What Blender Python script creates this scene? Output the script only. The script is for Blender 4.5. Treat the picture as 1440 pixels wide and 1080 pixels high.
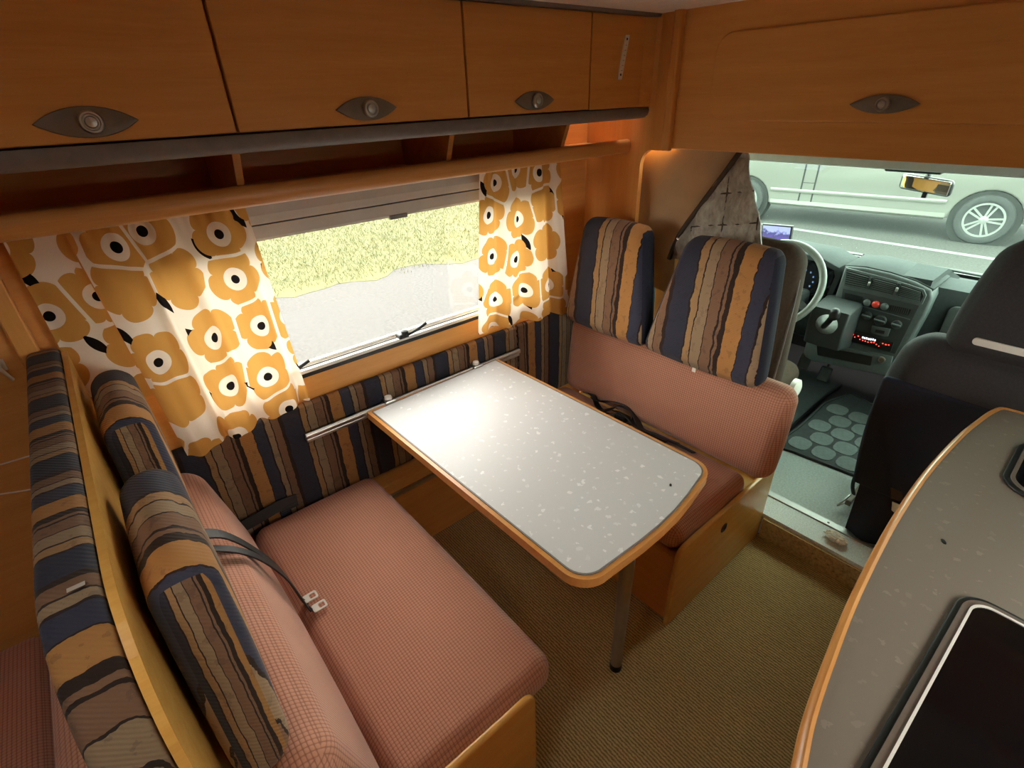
import bpy, bmesh, math, random
from mathutils import Vector, Matrix
random.seed(7)
for _o in list(bpy.data.objects): bpy.data.objects.remove(_o)
scene = bpy.context.scene
COL = scene.collection

# ------------------------------------------------------------------ camera
cam_d = bpy.data.cameras.new('camera'); cam_d.sensor_width = 36; cam_d.lens = 18.046
cam_d.clip_start = 0.02; cam_d.clip_end = 300
cam = bpy.data.objects.new('camera', cam_d); COL.objects.link(cam)
RR = [[0.7607514244369692, -0.6482499976229913, -0.03208131541745282],
      [-0.34056009280366367, -0.35660898597412594, -0.8699706054298992],
      [0.5525179575422707, 0.6727569930549196, -0.4920588733973002]]
mw = Matrix.Identity(4)
for i in range(3):
    mw[i][0] = RR[0][i]; mw[i][1] = -RR[1][i]; mw[i][2] = -RR[2][i]
mw[0][3], mw[1][3], mw[2][3] = 0.0, -1.62, 1.70
cam.matrix_world = mw
scene.camera = cam

# ------------------------------------------------------------------ sky, exposure
world = bpy.data.worlds.new('overcast_sky'); scene.world = world; world.use_nodes = True
bg = world.node_tree.nodes['Background']
bg.inputs['Color'].default_value = (1.0, 0.975, 0.93, 1); bg.inputs['Strength'].default_value = 9.5
vs = scene.view_settings
vs.view_transform = 'Standard'; vs.look = 'None'; vs.gamma = 1; vs.use_curve_mapping = False
vs.exposure = 0.62
cy = scene.cycles
cy.use_denoising = True; cy.use_adaptive_sampling = False
cy.max_bounces = 10; cy.diffuse_bounces = 6; cy.glossy_bounces = 4; cy.transmission_bounces = 8; cy.transparent_max_bounces = 16
cy.sample_clamp_indirect = 8.0; cy.caustics_reflective = False; cy.caustics_refractive = False

# ------------------------------------------------------------------ helpers: materials
def lin(c):
    c /= 255.0
    return c / 12.92 if c <= 0.04045 else ((c + 0.055) / 1.055) ** 2.4
def S(r, g, b): return (lin(r), lin(g), lin(b), 1)

class NT:
    def __init__(s, name):
        s.m = bpy.data.materials.new(name); s.m.use_nodes = True; s.t = s.m.node_tree
        s.b = s.t.nodes['Principled BSDF']; s.out = s.t.nodes['Material Output']
    def n(s, typ, **kw):
        nd = s.t.nodes.new(typ)
        for k, v in kw.items(): setattr(nd, k, v)
        return nd
    def set(s, sock, v):
        if hasattr(v, 'links') or isinstance(v, bpy.types.NodeSocket): s.t.links.new(v, sock)
        else: sock.default_value = v
    def math(s, op, a, b=None, c=None, clamp=False):
        nd = s.n('ShaderNodeMath', operation=op, use_clamp=clamp); s.set(nd.inputs[0], a)
        if b is not None: s.set(nd.inputs[1], b)
        if c is not None: s.set(nd.inputs[2], c)
        return nd.outputs[0]
    def coord(s, kind='Object', scale=(1, 1, 1), loc=(0, 0, 0), rot=(0, 0, 0)):
        tc = s.n('ShaderNodeTexCoord'); mp = s.n('ShaderNodeMapping')
        mp.inputs['Scale'].default_value = scale; mp.inputs['Location'].default_value = loc; mp.inputs['Rotation'].default_value = rot
        s.t.links.new(tc.outputs[kind], mp.inputs['Vector']); return mp.outputs['Vector']
    def noise(s, vec, scale, detail=3, rough=0.5):
        nd = s.n('ShaderNodeTexNoise'); s.set(nd.inputs['Vector'], vec)
        nd.inputs['Scale'].default_value = scale; nd.inputs['Detail'].default_value = detail; nd.inputs['Roughness'].default_value = rough
        return nd.outputs['Fac']
    def mix(s, fac, a, b):
        nd = s.n('ShaderNodeMix', data_type='RGBA'); s.set(nd.inputs['Factor'], fac); s.set(nd.inputs['A'], a); s.set(nd.inputs['B'], b)
        return nd.outputs['Result']
    def ramp(s, fac, stops, interp='LINEAR'):
        nd = s.n('ShaderNodeValToRGB'); cr = nd.color_ramp; cr.interpolation = interp
        while len(cr.elements) < len(stops): cr.elements.new(0.5)
        for e, (p, c) in zip(cr.elements, stops): e.position = p
        for e, (p, c) in zip(cr.elements, stops): e.color = c
        s.set(nd.inputs['Fac'], fac); return nd.outputs['Color']
    def bump(s, h, strength=0.3, dist=0.002):
        nd = s.n('ShaderNodeBump'); nd.inputs['Strength'].default_value = strength; nd.inputs['Distance'].default_value = dist
        s.set(nd.inputs['Height'], h); s.set(s.b.inputs['Normal'], nd.outputs['Normal'])
    def p(s, **kw):
        for k, v in kw.items(): s.set(s.b.inputs[k], v)
        return s

def plain(name, col, rough=0.5, metal=0.0, vary=0.12, scale=20, bump=0.0, **kw):
    m = NT(name); v = m.coord()
    n = m.noise(v, scale, 4)
    dk = (col[0] * (1 - vary), col[1] * (1 - vary), col[2] * (1 - vary), 1)
    lt = (min(1, col[0] * (1 + vary)), min(1, col[1] * (1 + vary)), min(1, col[2] * (1 + vary)), 1)
    m.p(**{'Base Color': m.ramp(n, [(0.3, dk), (0.7, lt)]), 'Roughness': rough, 'Metallic': metal}, **kw)
    if bump: m.bump(m.noise(v, scale * 8, 3), bump, 0.002)
    return m.m

def wood(name, a, b, axis='x', rough=0.38, fine=1.0):
    m = NT(name)
    sc = {'x': (1.2, 22, 22), 'y': (22, 1.2, 22), 'z': (22, 22, 1.2)}[axis]
    v = m.coord(scale=sc)
    n1 = m.noise(v, 1.6, 5, 0.6); v2 = m.coord(scale=tuple(q * 6 for q in sc)); n2 = m.noise(v2, 2.2, 2, 0.5)
    f = m.math('ADD', m.math('MULTIPLY', n1, 0.75), m.math('MULTIPLY', n2, 0.25 * fine))
    m.p(**{'Base Color': m.ramp(f, [(0.25, b), (0.75, a)]), 'Roughness': rough})
    m.b.inputs['Specular IOR Level'].default_value = 0.4
    m.bump(n2, 0.06, 0.0006)
    return m.m

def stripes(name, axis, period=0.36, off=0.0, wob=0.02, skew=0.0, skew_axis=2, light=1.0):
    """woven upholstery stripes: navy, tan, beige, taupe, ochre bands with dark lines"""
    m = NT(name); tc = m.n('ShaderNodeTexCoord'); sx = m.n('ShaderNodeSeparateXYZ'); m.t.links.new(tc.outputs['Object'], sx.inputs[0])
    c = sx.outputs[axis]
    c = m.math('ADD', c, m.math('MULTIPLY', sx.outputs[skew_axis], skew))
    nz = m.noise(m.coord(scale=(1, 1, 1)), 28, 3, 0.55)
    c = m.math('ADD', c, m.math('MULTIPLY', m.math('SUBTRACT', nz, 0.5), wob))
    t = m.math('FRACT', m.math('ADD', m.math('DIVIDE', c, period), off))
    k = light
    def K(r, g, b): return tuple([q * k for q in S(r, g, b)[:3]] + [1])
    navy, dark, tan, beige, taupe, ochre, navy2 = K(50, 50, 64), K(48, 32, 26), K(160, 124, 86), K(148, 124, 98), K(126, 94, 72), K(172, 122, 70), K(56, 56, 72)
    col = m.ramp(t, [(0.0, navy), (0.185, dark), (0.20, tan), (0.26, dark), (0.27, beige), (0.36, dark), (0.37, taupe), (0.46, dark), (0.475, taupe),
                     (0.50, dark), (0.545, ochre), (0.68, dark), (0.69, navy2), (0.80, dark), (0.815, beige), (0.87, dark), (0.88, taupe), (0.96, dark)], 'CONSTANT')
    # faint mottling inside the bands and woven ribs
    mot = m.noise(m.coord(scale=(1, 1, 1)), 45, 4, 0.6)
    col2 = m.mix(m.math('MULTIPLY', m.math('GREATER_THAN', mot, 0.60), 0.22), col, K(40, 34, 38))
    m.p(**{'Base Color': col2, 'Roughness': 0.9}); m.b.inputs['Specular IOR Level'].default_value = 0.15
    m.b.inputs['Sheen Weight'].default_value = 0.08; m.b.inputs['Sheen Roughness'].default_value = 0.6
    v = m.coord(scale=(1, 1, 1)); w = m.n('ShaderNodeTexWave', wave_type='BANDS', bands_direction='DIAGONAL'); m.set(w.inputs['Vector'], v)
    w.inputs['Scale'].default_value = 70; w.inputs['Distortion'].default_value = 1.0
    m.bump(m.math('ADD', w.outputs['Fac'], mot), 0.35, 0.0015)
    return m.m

def waffle(name, a, b, pitch=0.0085, depth=0.0016):
    m = NT(name); tc = m.n('ShaderNodeTexCoord'); sx = m.n('ShaderNodeSeparateXYZ'); m.t.links.new(tc.outputs['UV'], sx.inputs[0])
    k = math.pi / pitch; hs = None
    for i in range(2):
        q = m.math('ABSOLUTE', m.math('SINE', m.math('MULTIPLY', sx.outputs[i], k)))
        q = m.math('POWER', q, 0.6)
        hs = q if hs is None else m.math('MULTIPLY', hs, m.math('ADD', q, 0.12))
    big = m.noise(m.coord(), 6, 4)
    f = m.math('ADD', m.math('MULTIPLY', hs, 0.75), m.math('MULTIPLY', big, 0.25), clamp=True)
    m.p(**{'Base Color': m.ramp(f, [(0.05, b), (0.7, a)]), 'Roughness': 0.92}); m.b.inputs['Specular IOR Level'].default_value = 0.15
    m.b.inputs['Sheen Weight'].default_value = 0.3; m.b.inputs['Sheen Roughness'].default_value = 0.5
    m.bump(hs, 0.5, depth)
    return m.m

def laminate(name, base, fleck):
    m = NT(name); v = m.coord(scale=(1, 1.0, 1)); d = m.noise(v, 110, 3)
    nd = m.n('ShaderNodeTexVoronoi', voronoi_dimensions='2D', feature='F1'); nd.inputs['Scale'].default_value = 30; nd.inputs['Randomness'].default_value = 0.95
    m.set(nd.inputs['Vector'], v)
    df = m.n('ShaderNodeVectorMath', operation='SUBTRACT')
    mpv = m.n('ShaderNodeVectorMath', operation='SCALE'); mpv.inputs['Scale'].default_value = 1.0; m.set(mpv.inputs[0], v)
    m.set(df.inputs[0], mpv.outputs[0]); m.set(df.inputs[1], nd.outputs['Position'])
    dist = m.math('ADD', nd.outputs['Distance'], m.math('MULTIPLY', m.math('SUBTRACT', d, 0.5), 0.9))
    sc = m.n('ShaderNodeSeparateColor'); m.set(sc.inputs[0], nd.outputs['Color'])
    thr = m.math('MULTIPLY', m.math('GREATER_THAN', sc.outputs[0], 0.35), m.math('MULTIPLY', sc.outputs[1], 0.20))
    fl = m.math('MULTIPLY', m.math('LESS_THAN', dist, thr), m.math('ADD', m.math('MULTIPLY', sc.outputs[2], 0.35), 0.10))
    cl = m.noise(m.coord(), 3.5, 3)
    bs = m.mix(m.math('MULTIPLY', cl, 0.35), base, tuple([q * 0.85 for q in base[:3]] + [1]))
    m.p(**{'Base Color': m.mix(fl, bs, fleck), 'Roughness': 0.50}); m.b.inputs['Specular IOR Level'].default_value = 0.38
    m.bump(m.noise(m.coord(), 300, 2), 0.04, 0.0005)
    return m.m

def flower_cloth(name):
    """cotton print: ochre flowers with a pale ring and a dark eye, dark leaf dashes, on off-white"""
    m = NT(name)
    white, och, dark = S(236, 224, 206), S(208, 156, 82), S(30, 26, 26)
    uv = m.coord('UV', scale=(6.6, 6.6, 1))
    wob = m.n('ShaderNodeTexNoise'); wob.inputs['Scale'].default_value = 1.3; m.set(wob.inputs['Vector'], uv)
    vo = m.n('ShaderNodeTexVoronoi', voronoi_dimensions='2D', feature='F1'); vo.inputs['Scale'].default_value = 1; vo.inputs['Randomness'].default_value = 0.5
    ve = m.n('ShaderNodeTexVoronoi', voronoi_dimensions='2D', feature='DISTANCE_TO_EDGE'); ve.inputs['Scale'].default_value = 1; ve.inputs['Randomness'].default_value = 0.5
    m.set(vo.inputs['Vector'], uv); m.set(ve.inputs['Vector'], uv)
    d = m.n('ShaderNodeVectorMath', operation='SUBTRACT'); m.set(d.inputs[0], uv); m.set(d.inputs[1], vo.outputs['Position'])
    s2 = m.n('ShaderNodeSeparateXYZ'); m.set(s2.inputs[0], d.outputs[0])
    sc = m.n('ShaderNodeSeparateColor'); m.set(sc.inputs[0], vo.outputs['Color'])
    ang = m.math('ARCTAN2', s2.outputs[1], s2.outputs[0])
    pet = m.math('ABSOLUTE', m.math('SINE', m.math('ADD', m.math('MULTIPLY', ang, 2.5), m.math('MULTIPLY', sc.outputs[0], 6.28))))
    R = m.math('ADD', 0.40, m.math('MULTIPLY', m.math('POWER', pet, 0.5), 0.13))
    rad = vo.outputs['Distance']
    flower = m.math('MULTIPLY', m.math('LESS_THAN', rad, R), m.math('GREATER_THAN', ve.outputs['Distance'], 0.03))
    # ring and eye sit a little off centre, some flowers show none
    off = m.n('ShaderNodeVectorMath', operation='ADD'); m.set(off.inputs[0], d.outputs[0]); off.inputs[1].default_value = (0.03, -0.02, 0)
    ln = m.n('ShaderNodeVectorMath', operation='LENGTH'); m.set(ln.inputs[0], off.outputs[0])
    rr = m.math('ADD', ln.outputs['Value'], m.math('MULTIPLY', m.math('SUBTRACT', wob.outputs['Fac'], 0.5), 0.06))
    has = m.math('GREATER_THAN', sc.outputs[1], 0.18)
    ring = m.math('MULTIPLY', m.math('LESS_THAN', rr, 0.21), has); eye = m.math('MULTIPLY', m.math('LESS_THAN', rr, 0.085), has)
    # leaf dashes between the flowers
    uv3 = m.coord('UV', scale=(6.6, 6.6, 1), loc=(0.37, 0.21, 0), rot=(0, 0, 0.5))
    v3 = m.n('ShaderNodeTexVoronoi', voronoi_dimensions='2D', feature='F1'); v3.inputs['Scale'].default_value = 1; v3.inputs['Randomness'].default_value = 0.6; m.set(v3.inputs['Vector'], uv3)
    d3 = m.n('ShaderNodeVectorMath', operation='SUBTRACT'); m.set(d3.inputs[0], uv3); m.set(d3.inputs[1], v3.outputs['Position'])
    s3 = m.n('ShaderNodeSeparateXYZ'); m.set(s3.inputs[0], d3.outputs[0])
    dash = m.math('MULTIPLY', m.math('LESS_THAN', m.math('ADD', m.math('MULTIPLY', m.math('ABSOLUTE', s3.outputs[0]), 3.2), m.math('MULTIPLY', m.math('MULTIPLY', s3.outputs[1], s3.outputs[1]), 5.0)), 0.26), 1.0)
    edgegap = m.math('SUBTRACT', 1.0, m.math('LESS_THAN', rad, m.math('SUBTRACT', R, 0.02)))
    dash = m.math('MULTIPLY', dash, edgegap)
    tone = m.mix(m.math('MULTIPLY', m.noise(m.coord('UV'), 40, 3), 0.3), och, S(196, 142, 66))
    c = m.mix(flower, white, tone); c = m.mix(ring, c, white); c = m.mix(eye, c, dark); c = m.mix(dash, c, dark)
    df = m.n('ShaderNodeBsdfDiffuse'); tr = m.n('ShaderNodeBsdfTranslucent'); m.set(df.inputs['Color'], c); m.set(tr.inputs['Color'], c)
    mx = m.n('ShaderNodeMixShader'); mx.inputs[0].default_value = 0.24; m.set(mx.inputs[1], df.outputs[0]); m.set(mx.inputs[2], tr.outputs[0])
    m.set(m.out.inputs['Surface'], mx.outputs[0])
    return m.m

def glass(name, tint, refl=0.06, veil=0.0, veil_col=(0.9, 0.95, 0.92, 1)):
    m = NT(name); tr = m.n('ShaderNodeBsdfTransparent'); tr.inputs['Color'].default_value = tint
    gl = m.n('ShaderNodeBsdfGlossy'); gl.inputs['Roughness'].default_value = 0.02
    fr = m.n('ShaderNodeFresnel'); ge = m.n('ShaderNodeNewGeometry'); m.set(fr.inputs['IOR'], m.math('ADD', 1.45, m.math('MULTIPLY', ge.outputs['Backfacing'], 1 / 1.45 - 1.45)))
    mx = m.n('ShaderNodeMixShader'); m.set(mx.inputs[0], m.math('MULTIPLY', fr.outputs[0], refl / 0.04, clamp=True)); m.set(mx.inputs[1], tr.outputs[0]); m.set(mx.inputs[2], gl.outputs[0])
    o = mx.outputs[0]
    if veil:
        tl = m.n('ShaderNodeBsdfTranslucent'); tl.inputs['Color'].default_value = veil_col
        m2 = m.n('ShaderNodeMixShader'); m2.inputs[0].default_value = veil; m.set(m2.inputs[1], o); m.set(m2.inputs[2], tl.outputs[0]); o = m2.outputs[0]
    m.set(m.out.inputs['Surface'], o)
    return m.m

def emit(name, col, st):
    m = NT(name); m.p(**{'Base Color': (0.01, 0.01, 0.01, 1), 'Emission Color': col, 'Emission Strength': st, 'Roughness': 0.2}); return m.m

MT = {}
MT['wood'] = wood('beech_laminate', S(224, 164, 92), S(206, 142, 70), 'x')
MT['woody'] = wood('beech_laminate_across', S(224, 164, 92), S(206, 142, 70), 'y')
MT['woodz'] = wood('beech_laminate_upright', S(220, 160, 88), S(202, 138, 68), 'z')
MT['woodedge'] = wood('beech_edge', S(212, 154, 88), S(188, 124, 62), 'x', 0.3)
MT['varnish'] = wood('varnished_ply', S(222, 172, 94), S(204, 148, 70), 'x', 0.22)
MT['pink'] = waffle('pink_waffle', S(196, 140, 115), S(132, 82, 64))
MT['carpet'] = None
MT['laminate'] = laminate('grey_fleck_laminate', S(196, 196, 196), S(250, 250, 250))
MT['laminate_shaded'] = laminate('grey_fleck_laminate_shaded', S(124, 114, 102), S(152, 142, 130))  # table laminate darkened; the worktop's low light is put into the colour
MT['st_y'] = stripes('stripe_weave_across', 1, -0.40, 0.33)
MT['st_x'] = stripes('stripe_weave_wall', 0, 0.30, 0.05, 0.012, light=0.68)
MT['st_x2'] = stripes('stripe_weave_border', 0, 0.13, 0.36, 0.007, light=0.72)  # darker copy of the weave, shade at the rear headrests put into the colour
MT['st_div'] = stripes('stripe_weave_divider', 1, 0.27, 0.3, 0.010, light=0.7)  # same weave darkened; the divider's shade is in its colour
MT['alu'] = plain('brushed_aluminium', S(190, 188, 184), 0.32, 1.0, 0.06, 60)
MT['chrome'] = plain('chrome', S(225, 225, 225), 0.08, 1.0, 0.02, 10)
MT['black'] = plain('black_plastic', S(22, 22, 23), 0.45, 0, 0.15, 40)
MT['belt'] = plain('black_webbing', S(26, 24, 24), 0.55, 0, 0.2, 200, 0.2)
MT['gunmetal'] = plain('gunmetal', S(118, 106, 96), 0.42, 0.3, 0.08, 50)
MT['legmetal'] = plain('grey_leg_tube', S(150, 140, 130), 0.35, 0.25, 0.06, 30)
MT['greyprofile'] = plain('grey_profile', S(118, 112, 110), 0.5, 0.1, 0.1, 40)
MT['white'] = plain('white_plastic', S(226, 222, 214), 0.4, 0, 0.04, 20)
MT['blind'] = plain('grey_blind_cassette', S(176, 166, 156), 0.45, 0, 0.05, 20)
MT['ceiling'] = plain('pale_ceiling_vinyl', S(232, 224, 212), 0.7, 0, 0.05, 30, 0.05)
MT['dash'] = plain('dash_plastic', S(80, 88, 87), 0.55, 0, 0.08, 60, 0.12)
MT['dashdark'] = plain('dash_plastic_dark', S(50, 55, 55), 0.55, 0, 0.1, 60, 0.12)
MT['dashtop_toned'] = plain('dash_plastic_toned_down', S(58, 63, 63), 0.85, 0, 0.08, 60, 0.12, **{'Specular IOR Level': 0.12})  # darker copy of the dash plastic, tones down windscreen light by colour
MT['rubber'] = plain('rubber', S(62, 68, 68), 0.75, 0, 0.12, 40, 0.2)
MT['cabcarpet'] = plain('cab_floor_felt', S(178, 186, 182), 0.95, 0, 0.15, 120, 0.4)
MT['seatdark'] = plain('charcoal_seat_cloth', S(52, 50, 52), 0.9, 0, 0.15, 160, 0.25)
MT['seatnavy'] = plain('navy_seat_cloth', S(30, 34, 50), 0.9, 0, 0.15, 160, 0.25)
MT['brownseat'] = plain('brown_seat_cloth', S(66, 52, 40), 0.9, 0, 0.15, 100, 0.2)
MT['tan'] = plain('tan_cotton', S(176, 146, 108), 0.9, 0, 0.07, 12, 0.1)
MT['cloth'] = flower_cloth('flower_print_cotton')
MT['glass'] = glass('clear_acrylic', (0.93, 0.94, 0.92, 1), 0.025)
MT['windscreen'] = glass('green_tinted_glass', (0.80, 0.93, 0.86, 1), 0.04)

def carpet():
    m = NT('olive_ribbed_carpet'); v = m.coord(rot=(0, 0, 0.0))
    w = m.n('ShaderNodeTexWave', wave_type='BANDS', bands_direction='X'); m.set(w.inputs['Vector'], v); w.inputs['Scale'].default_value = 32; w.inputs['Distortion'].default_value = 2.2; w.inputs['Detail'].default_value = 2; w.inputs['Detail Scale'].default_value = 3
    n = m.noise(v, 260, 2); b = m.noise(v, 5, 4)
    f = m.math('ADD', m.math('MULTIPLY', w.outputs['Fac'], 0.5), m.math('MULTIPLY', n, 0.5))
    c = m.ramp(f, [(0.2, S(118, 98, 62)), (0.75, S(206, 180, 126))])
    m.p(**{'Base Color': m.mix(m.math('MULTIPLY', b, 0.35), c, S(130, 108, 72)), 'Roughness': 0.97}); m.b.inputs['Specular IOR Level'].default_value = 0.1
    m.bump(f, 0.8, 0.004); return m.m
MT['carpet'] = carpet()
def speckle(name, a, b, sc=160, rough=0.6, bump=0.3):
    m = NT(name); n = m.noise(m.coord(), sc, 3, 0.7); g = m.noise(m.coord(), 1.2, 4)
    c = m.ramp(n, [(0.35, a), (0.65, b)]); m.p(**{'Base Color': m.mix(m.math('MULTIPLY', g, 0.3), c, a), 'Roughness': rough, 'Specular IOR Level': 0.25})
    if bump: m.bump(n, bump, 0.003)
    return m.m
MT['sill'] = speckle('speckled_sill', S(196, 204, 200), S(232, 236, 232), 180, 0.4)
MT['tarmac'] = speckle('pale_tarmac', (0.044, 0.0435, 0.042, 1), (0.076, 0.074, 0.070, 1), 30, 0.95, 0)
def grassmat(name, a, b):
    m = NT(name); n = m.noise(m.coord(), 3.2, 6, 0.7); k = m.noise(m.coord(), 30, 3)
    c = m.ramp(m.math('ADD', m.math('MULTIPLY', n, 0.7), m.math('MULTIPLY', k, 0.3)), [(0.35, a), (0.65, b)])
    m.p(**{'Base Color': c, 'Roughness': 0.8}); m.bump(k, 0.5, 0.03); return m.m
MT['grass'] = grassmat('spring_grass', (0.034, 0.044, 0.003, 1), (0.066, 0.062, 0.007, 1))
MT['blade'] = grassmat('grass_blade', (0.034, 0.047, 0.003, 1), (0.068, 0.067, 0.007, 1))

# ------------------------------------------------------------------ helpers: geometry
ORG = {}
def obj(name, bm, mat, parent=None, smooth=None, recalc=True):
    if recalc: bmesh.ops.recalc_face_normals(bm, faces=bm.faces)
    me = bpy.data.meshes.new(name)
    xs = [v.co for v in bm.verts]
    lo = Vector([min(c[i] for c in xs) for i in range(3)]); hi = Vector([max(c[i] for c in xs) for i in range(3)])
    c = (lo + hi) / 2
    if parent is None: c.z = lo.z
    for v in bm.verts: v.co -= c
    if smooth is not None:
        for f in bm.faces: f.smooth = True
    bm.to_mesh(me); bm.free()
    if smooth is not None:
        try: me.set_sharp_from_angle(angle=math.radians(smooth))
        except Exception: pass
    for q in (mat if isinstance(mat, (list, tuple)) else [mat]): me.materials.append(q)
    o = bpy.data.objects.new(name, me); COL.objects.link(o)
    ORG[o.name] = c
    if parent is not None:
        o.parent = parent; o.location = c - ORG[parent.name]
    else: o.location = c
    return o
def thing(name, label, cat, loc, group=None):
    o = bpy.data.objects.new(name, None); COL.objects.link(o); o.location = loc; o.empty_display_size = 0.1
    ORG[o.name] = Vector(loc); o['label'] = label; o['category'] = cat
    if group: o['group'] = group
    return o
def tag(o, label, cat, group=None, kind=None):
    o['label'] = label; o['category'] = cat
    if group: o['group'] = group
    if kind: o['kind'] = kind
    return o
def struct(o, label=None, cat=None):
    o['kind'] = 'structure'
    if label: o['label'] = label
    if cat: o['category'] = cat
    return o
def sempty(name, loc, label, cat):
    o = bpy.data.objects.new(name, None); COL.objects.link(o); o.location = loc; ORG[o.name] = Vector(loc)
    return struct(o, label, cat)

def box(x0, x1, y0, y1, z0, z1, bev=0.0, seg=2, bm=None):
    t = bmesh.new(); bmesh.ops.create_cube(t, size=1)
    for v in t.verts:
        v.co = Vector(((x0 + x1) / 2 + v.co.x * (x1 - x0), (y0 + y1) / 2 + v.co.y * (y1 - y0), (z0 + z1) / 2 + v.co.z * (z1 - z0)))
    if bev > 0: bmesh.ops.bevel(t, geom=list(t.edges), offset=bev, segments=seg, profile=0.5, affect='EDGES')
    if bm is None: return t
    join(bm, t); return bm
def join(bm, t):
    me = bpy.data.meshes.new('tmp'); t.to_mesh(me); t.free(); bm.from_mesh(me); bpy.data.meshes.remove(me); return bm
def prism(pts, axis, a0, a1, bev=0.0, seg=2, bm=None):
    """polygon in the plane normal to axis, extruded from a0 to a1. pts order: x->(y,z), y->(x,z), z->(x,y)"""
    t = bmesh.new()
    def P(p, a):
        return {'x': (a, p[0], p[1]), 'y': (p[0], a, p[1]), 'z': (p[0], p[1], a)}[axis]
    A = [t.verts.new(P(p, a0)) for p in pts]; B = [t.verts.new(P(p, a1)) for p in pts]
    n = len(pts); fa = t.faces.new(A); fb = t.faces.new(B[::-1])
    for i in range(n): t.faces.new((A[i], B[i], B[(i + 1) % n], A[(i + 1) % n]))
    bmesh.ops.recalc_face_normals(t, faces=t.faces)
    if bev > 0:
        eds = [e for e in t.edges if len(e.link_faces) == 2 and (fa in e.link_faces or fb in e.link_faces)]
        bmesh.ops.bevel(t, geom=eds, offset=bev, segments=seg, profile=0.5, affect='EDGES')
    if bm is None: return t
    join(bm, t); return bm
def ring_prism(outer, inner, axis, a0, a1):
    t = bmesh.new()
    def P(p, a): return {'x': (a, p[0], p[1]), 'y': (p[0], a, p[1]), 'z': (p[0], p[1], a)}[axis]
    n = len(outer); L = [[t.verts.new(P(p, a)) for p in q] for q, a in ((outer, a0), (outer, a1), (inner, a1), (inner, a0))]
    for k in range(4):
        a, b = L[k], L[(k + 1) % 4]
        for i in range(n): t.faces.new((a[i], a[(i + 1) % n], b[(i + 1) % n], b[i]))
    return t
def rrect(x0, x1, y0, y1, r, n=6, rs=None):
    """rounded rectangle points ccw; rs = radii for (x1,y1),(x0,y1),(x0,y0),(x1,y0)"""
    rs = rs or (r, r, r, r); out = []
    for (cx, cy, sx, sy, a0), q in zip(((x1, y1, -1, -1, 0), (x0, y1, 1, -1, 90), (x0, y0, 1, 1, 180), (x1, y0, -1, 1, 270)), rs):
        if q <= 1e-6: out.append((cx, cy)); continue
        for i in range(n + 1):
            a = math.radians(a0 + 90 * i / n); out.append((cx + sx * q + q * math.cos(a), cy + sy * q + q * math.sin(a)))
    return out
def ellipse(cx, cy, a, b, n=32, rot=0, pw=1.0):
    o = []
    for i in range(n):
        t = 2 * math.pi * i / n; c, s = math.cos(t), math.sin(t)
        x = a * math.copysign(abs(c) ** pw, c); y = b * math.copysign(abs(s) ** pw, s)
        o.append((cx + x * math.cos(rot) - y * math.sin(rot), cy + x * math.sin(rot) + y * math.cos(rot)))
    return o
def smoothpath(pts, sub=6, closed=False):
    P = [Vector(p) for p in pts]; n = len(P); out = []
    rng = range(n) if closed else range(n - 1)
    for i in rng:
        if closed: a, b, c, d = P[(i - 1) % n], P[i], P[(i + 1) % n], P[(i + 2) % n]
        else: a, b, c, d = P[max(i - 1, 0)], P[i], P[i + 1], P[min(i + 2, n - 1)]
        for k in range(sub):
            t = k / sub
            out.append(0.5 * ((2 * b) + (c - a) * t + (2 * a - 5 * b + 4 * c - d) * t * t + (3 * b - a - 3 * c + d) * t ** 3))
    if not closed: out.append(P[-1])
    return out
def tube(path, r, n=8, closed=False, bm=None, flat=None, up=None):
    """r: radius or list; flat=(w,h): ribbon section with rectangular profile"""
    t = bmesh.new(); P = [Vector(p) for p in path]; m = len(P); rings = []; prev = None
    for i, p in enumerate(P):
        if closed: d = P[(i + 1) % m] - P[i - 1]
        else: d = P[min(i + 1, m - 1)] - P[max(i - 1, 0)]
        d.normalize()
        ref = Vector(up[i] if isinstance(up, list) else up) if up is not None else (prev if prev is not None else (Vector((0, 0, 1)) if abs(d.z) < 0.9 else Vector((1, 0, 0))))
        s = ref - d * ref.dot(d)
        if s.length < 1e-5: s = d.orthogonal()
        s.normalize(); prev = s; q = d.cross(s)
        if flat: w, h = flat; rings.append([t.verts.new(p + q * (w / 2 * a) + s * (h / 2 * b)) for a, b in ((1, 1), (-1, 1), (-1, -1), (1, -1))])
        else:
            rad = r[i] if isinstance(r, (list, tuple)) else r
            rings.append([t.verts.new(p + (s * math.cos(2 * math.pi * k / n) + q * math.sin(2 * math.pi * k / n)) * rad) for k in range(n)])
    k = len(rings[0])
    for i in range(m if closed else m - 1):
        a, b = rings[i], rings[(i + 1) % m]
        for j in range(k): t.faces.new((a[j], a[(j + 1) % k], b[(j + 1) % k], b[j]))
    if not closed: t.faces.new(rings[0][::-1]); t.faces.new(rings[-1])
    if bm is None: return t
    join(bm, t); return bm
def cyl(a, b, r, n=20, r2=None, bm=None):
    return tube([a, b], [r, r if r2 is None else r2], n, bm=bm)
def lathe(prof, c, axis='z', n=24, bm=None):
    """prof: (radius, height) list along axis from centre c"""
    t = bmesh.new(); rings = []
    def P(r, h, a):
        u, v = r * math.cos(a), r * math.sin(a)
        q = {'z': (u, v, h), 'x': (h, u, v), 'y': (u, h, v)}[axis]; return Vector(c) + Vector(q)
    for r, h in prof:
        rings.append([t.verts.new(P(max(r, 1e-5), h, 2 * math.pi * k / n)) for k in range(n)])
    for a, b in zip(rings, rings[1:]):
        for j in range(n): t.faces.new((a[j], a[(j + 1) % n], b[(j + 1) % n], b[j]))
    t.faces.new(rings[0]); t.faces.new(rings[-1])
    if bm is None: return t
    join(bm, t); return bm
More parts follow.
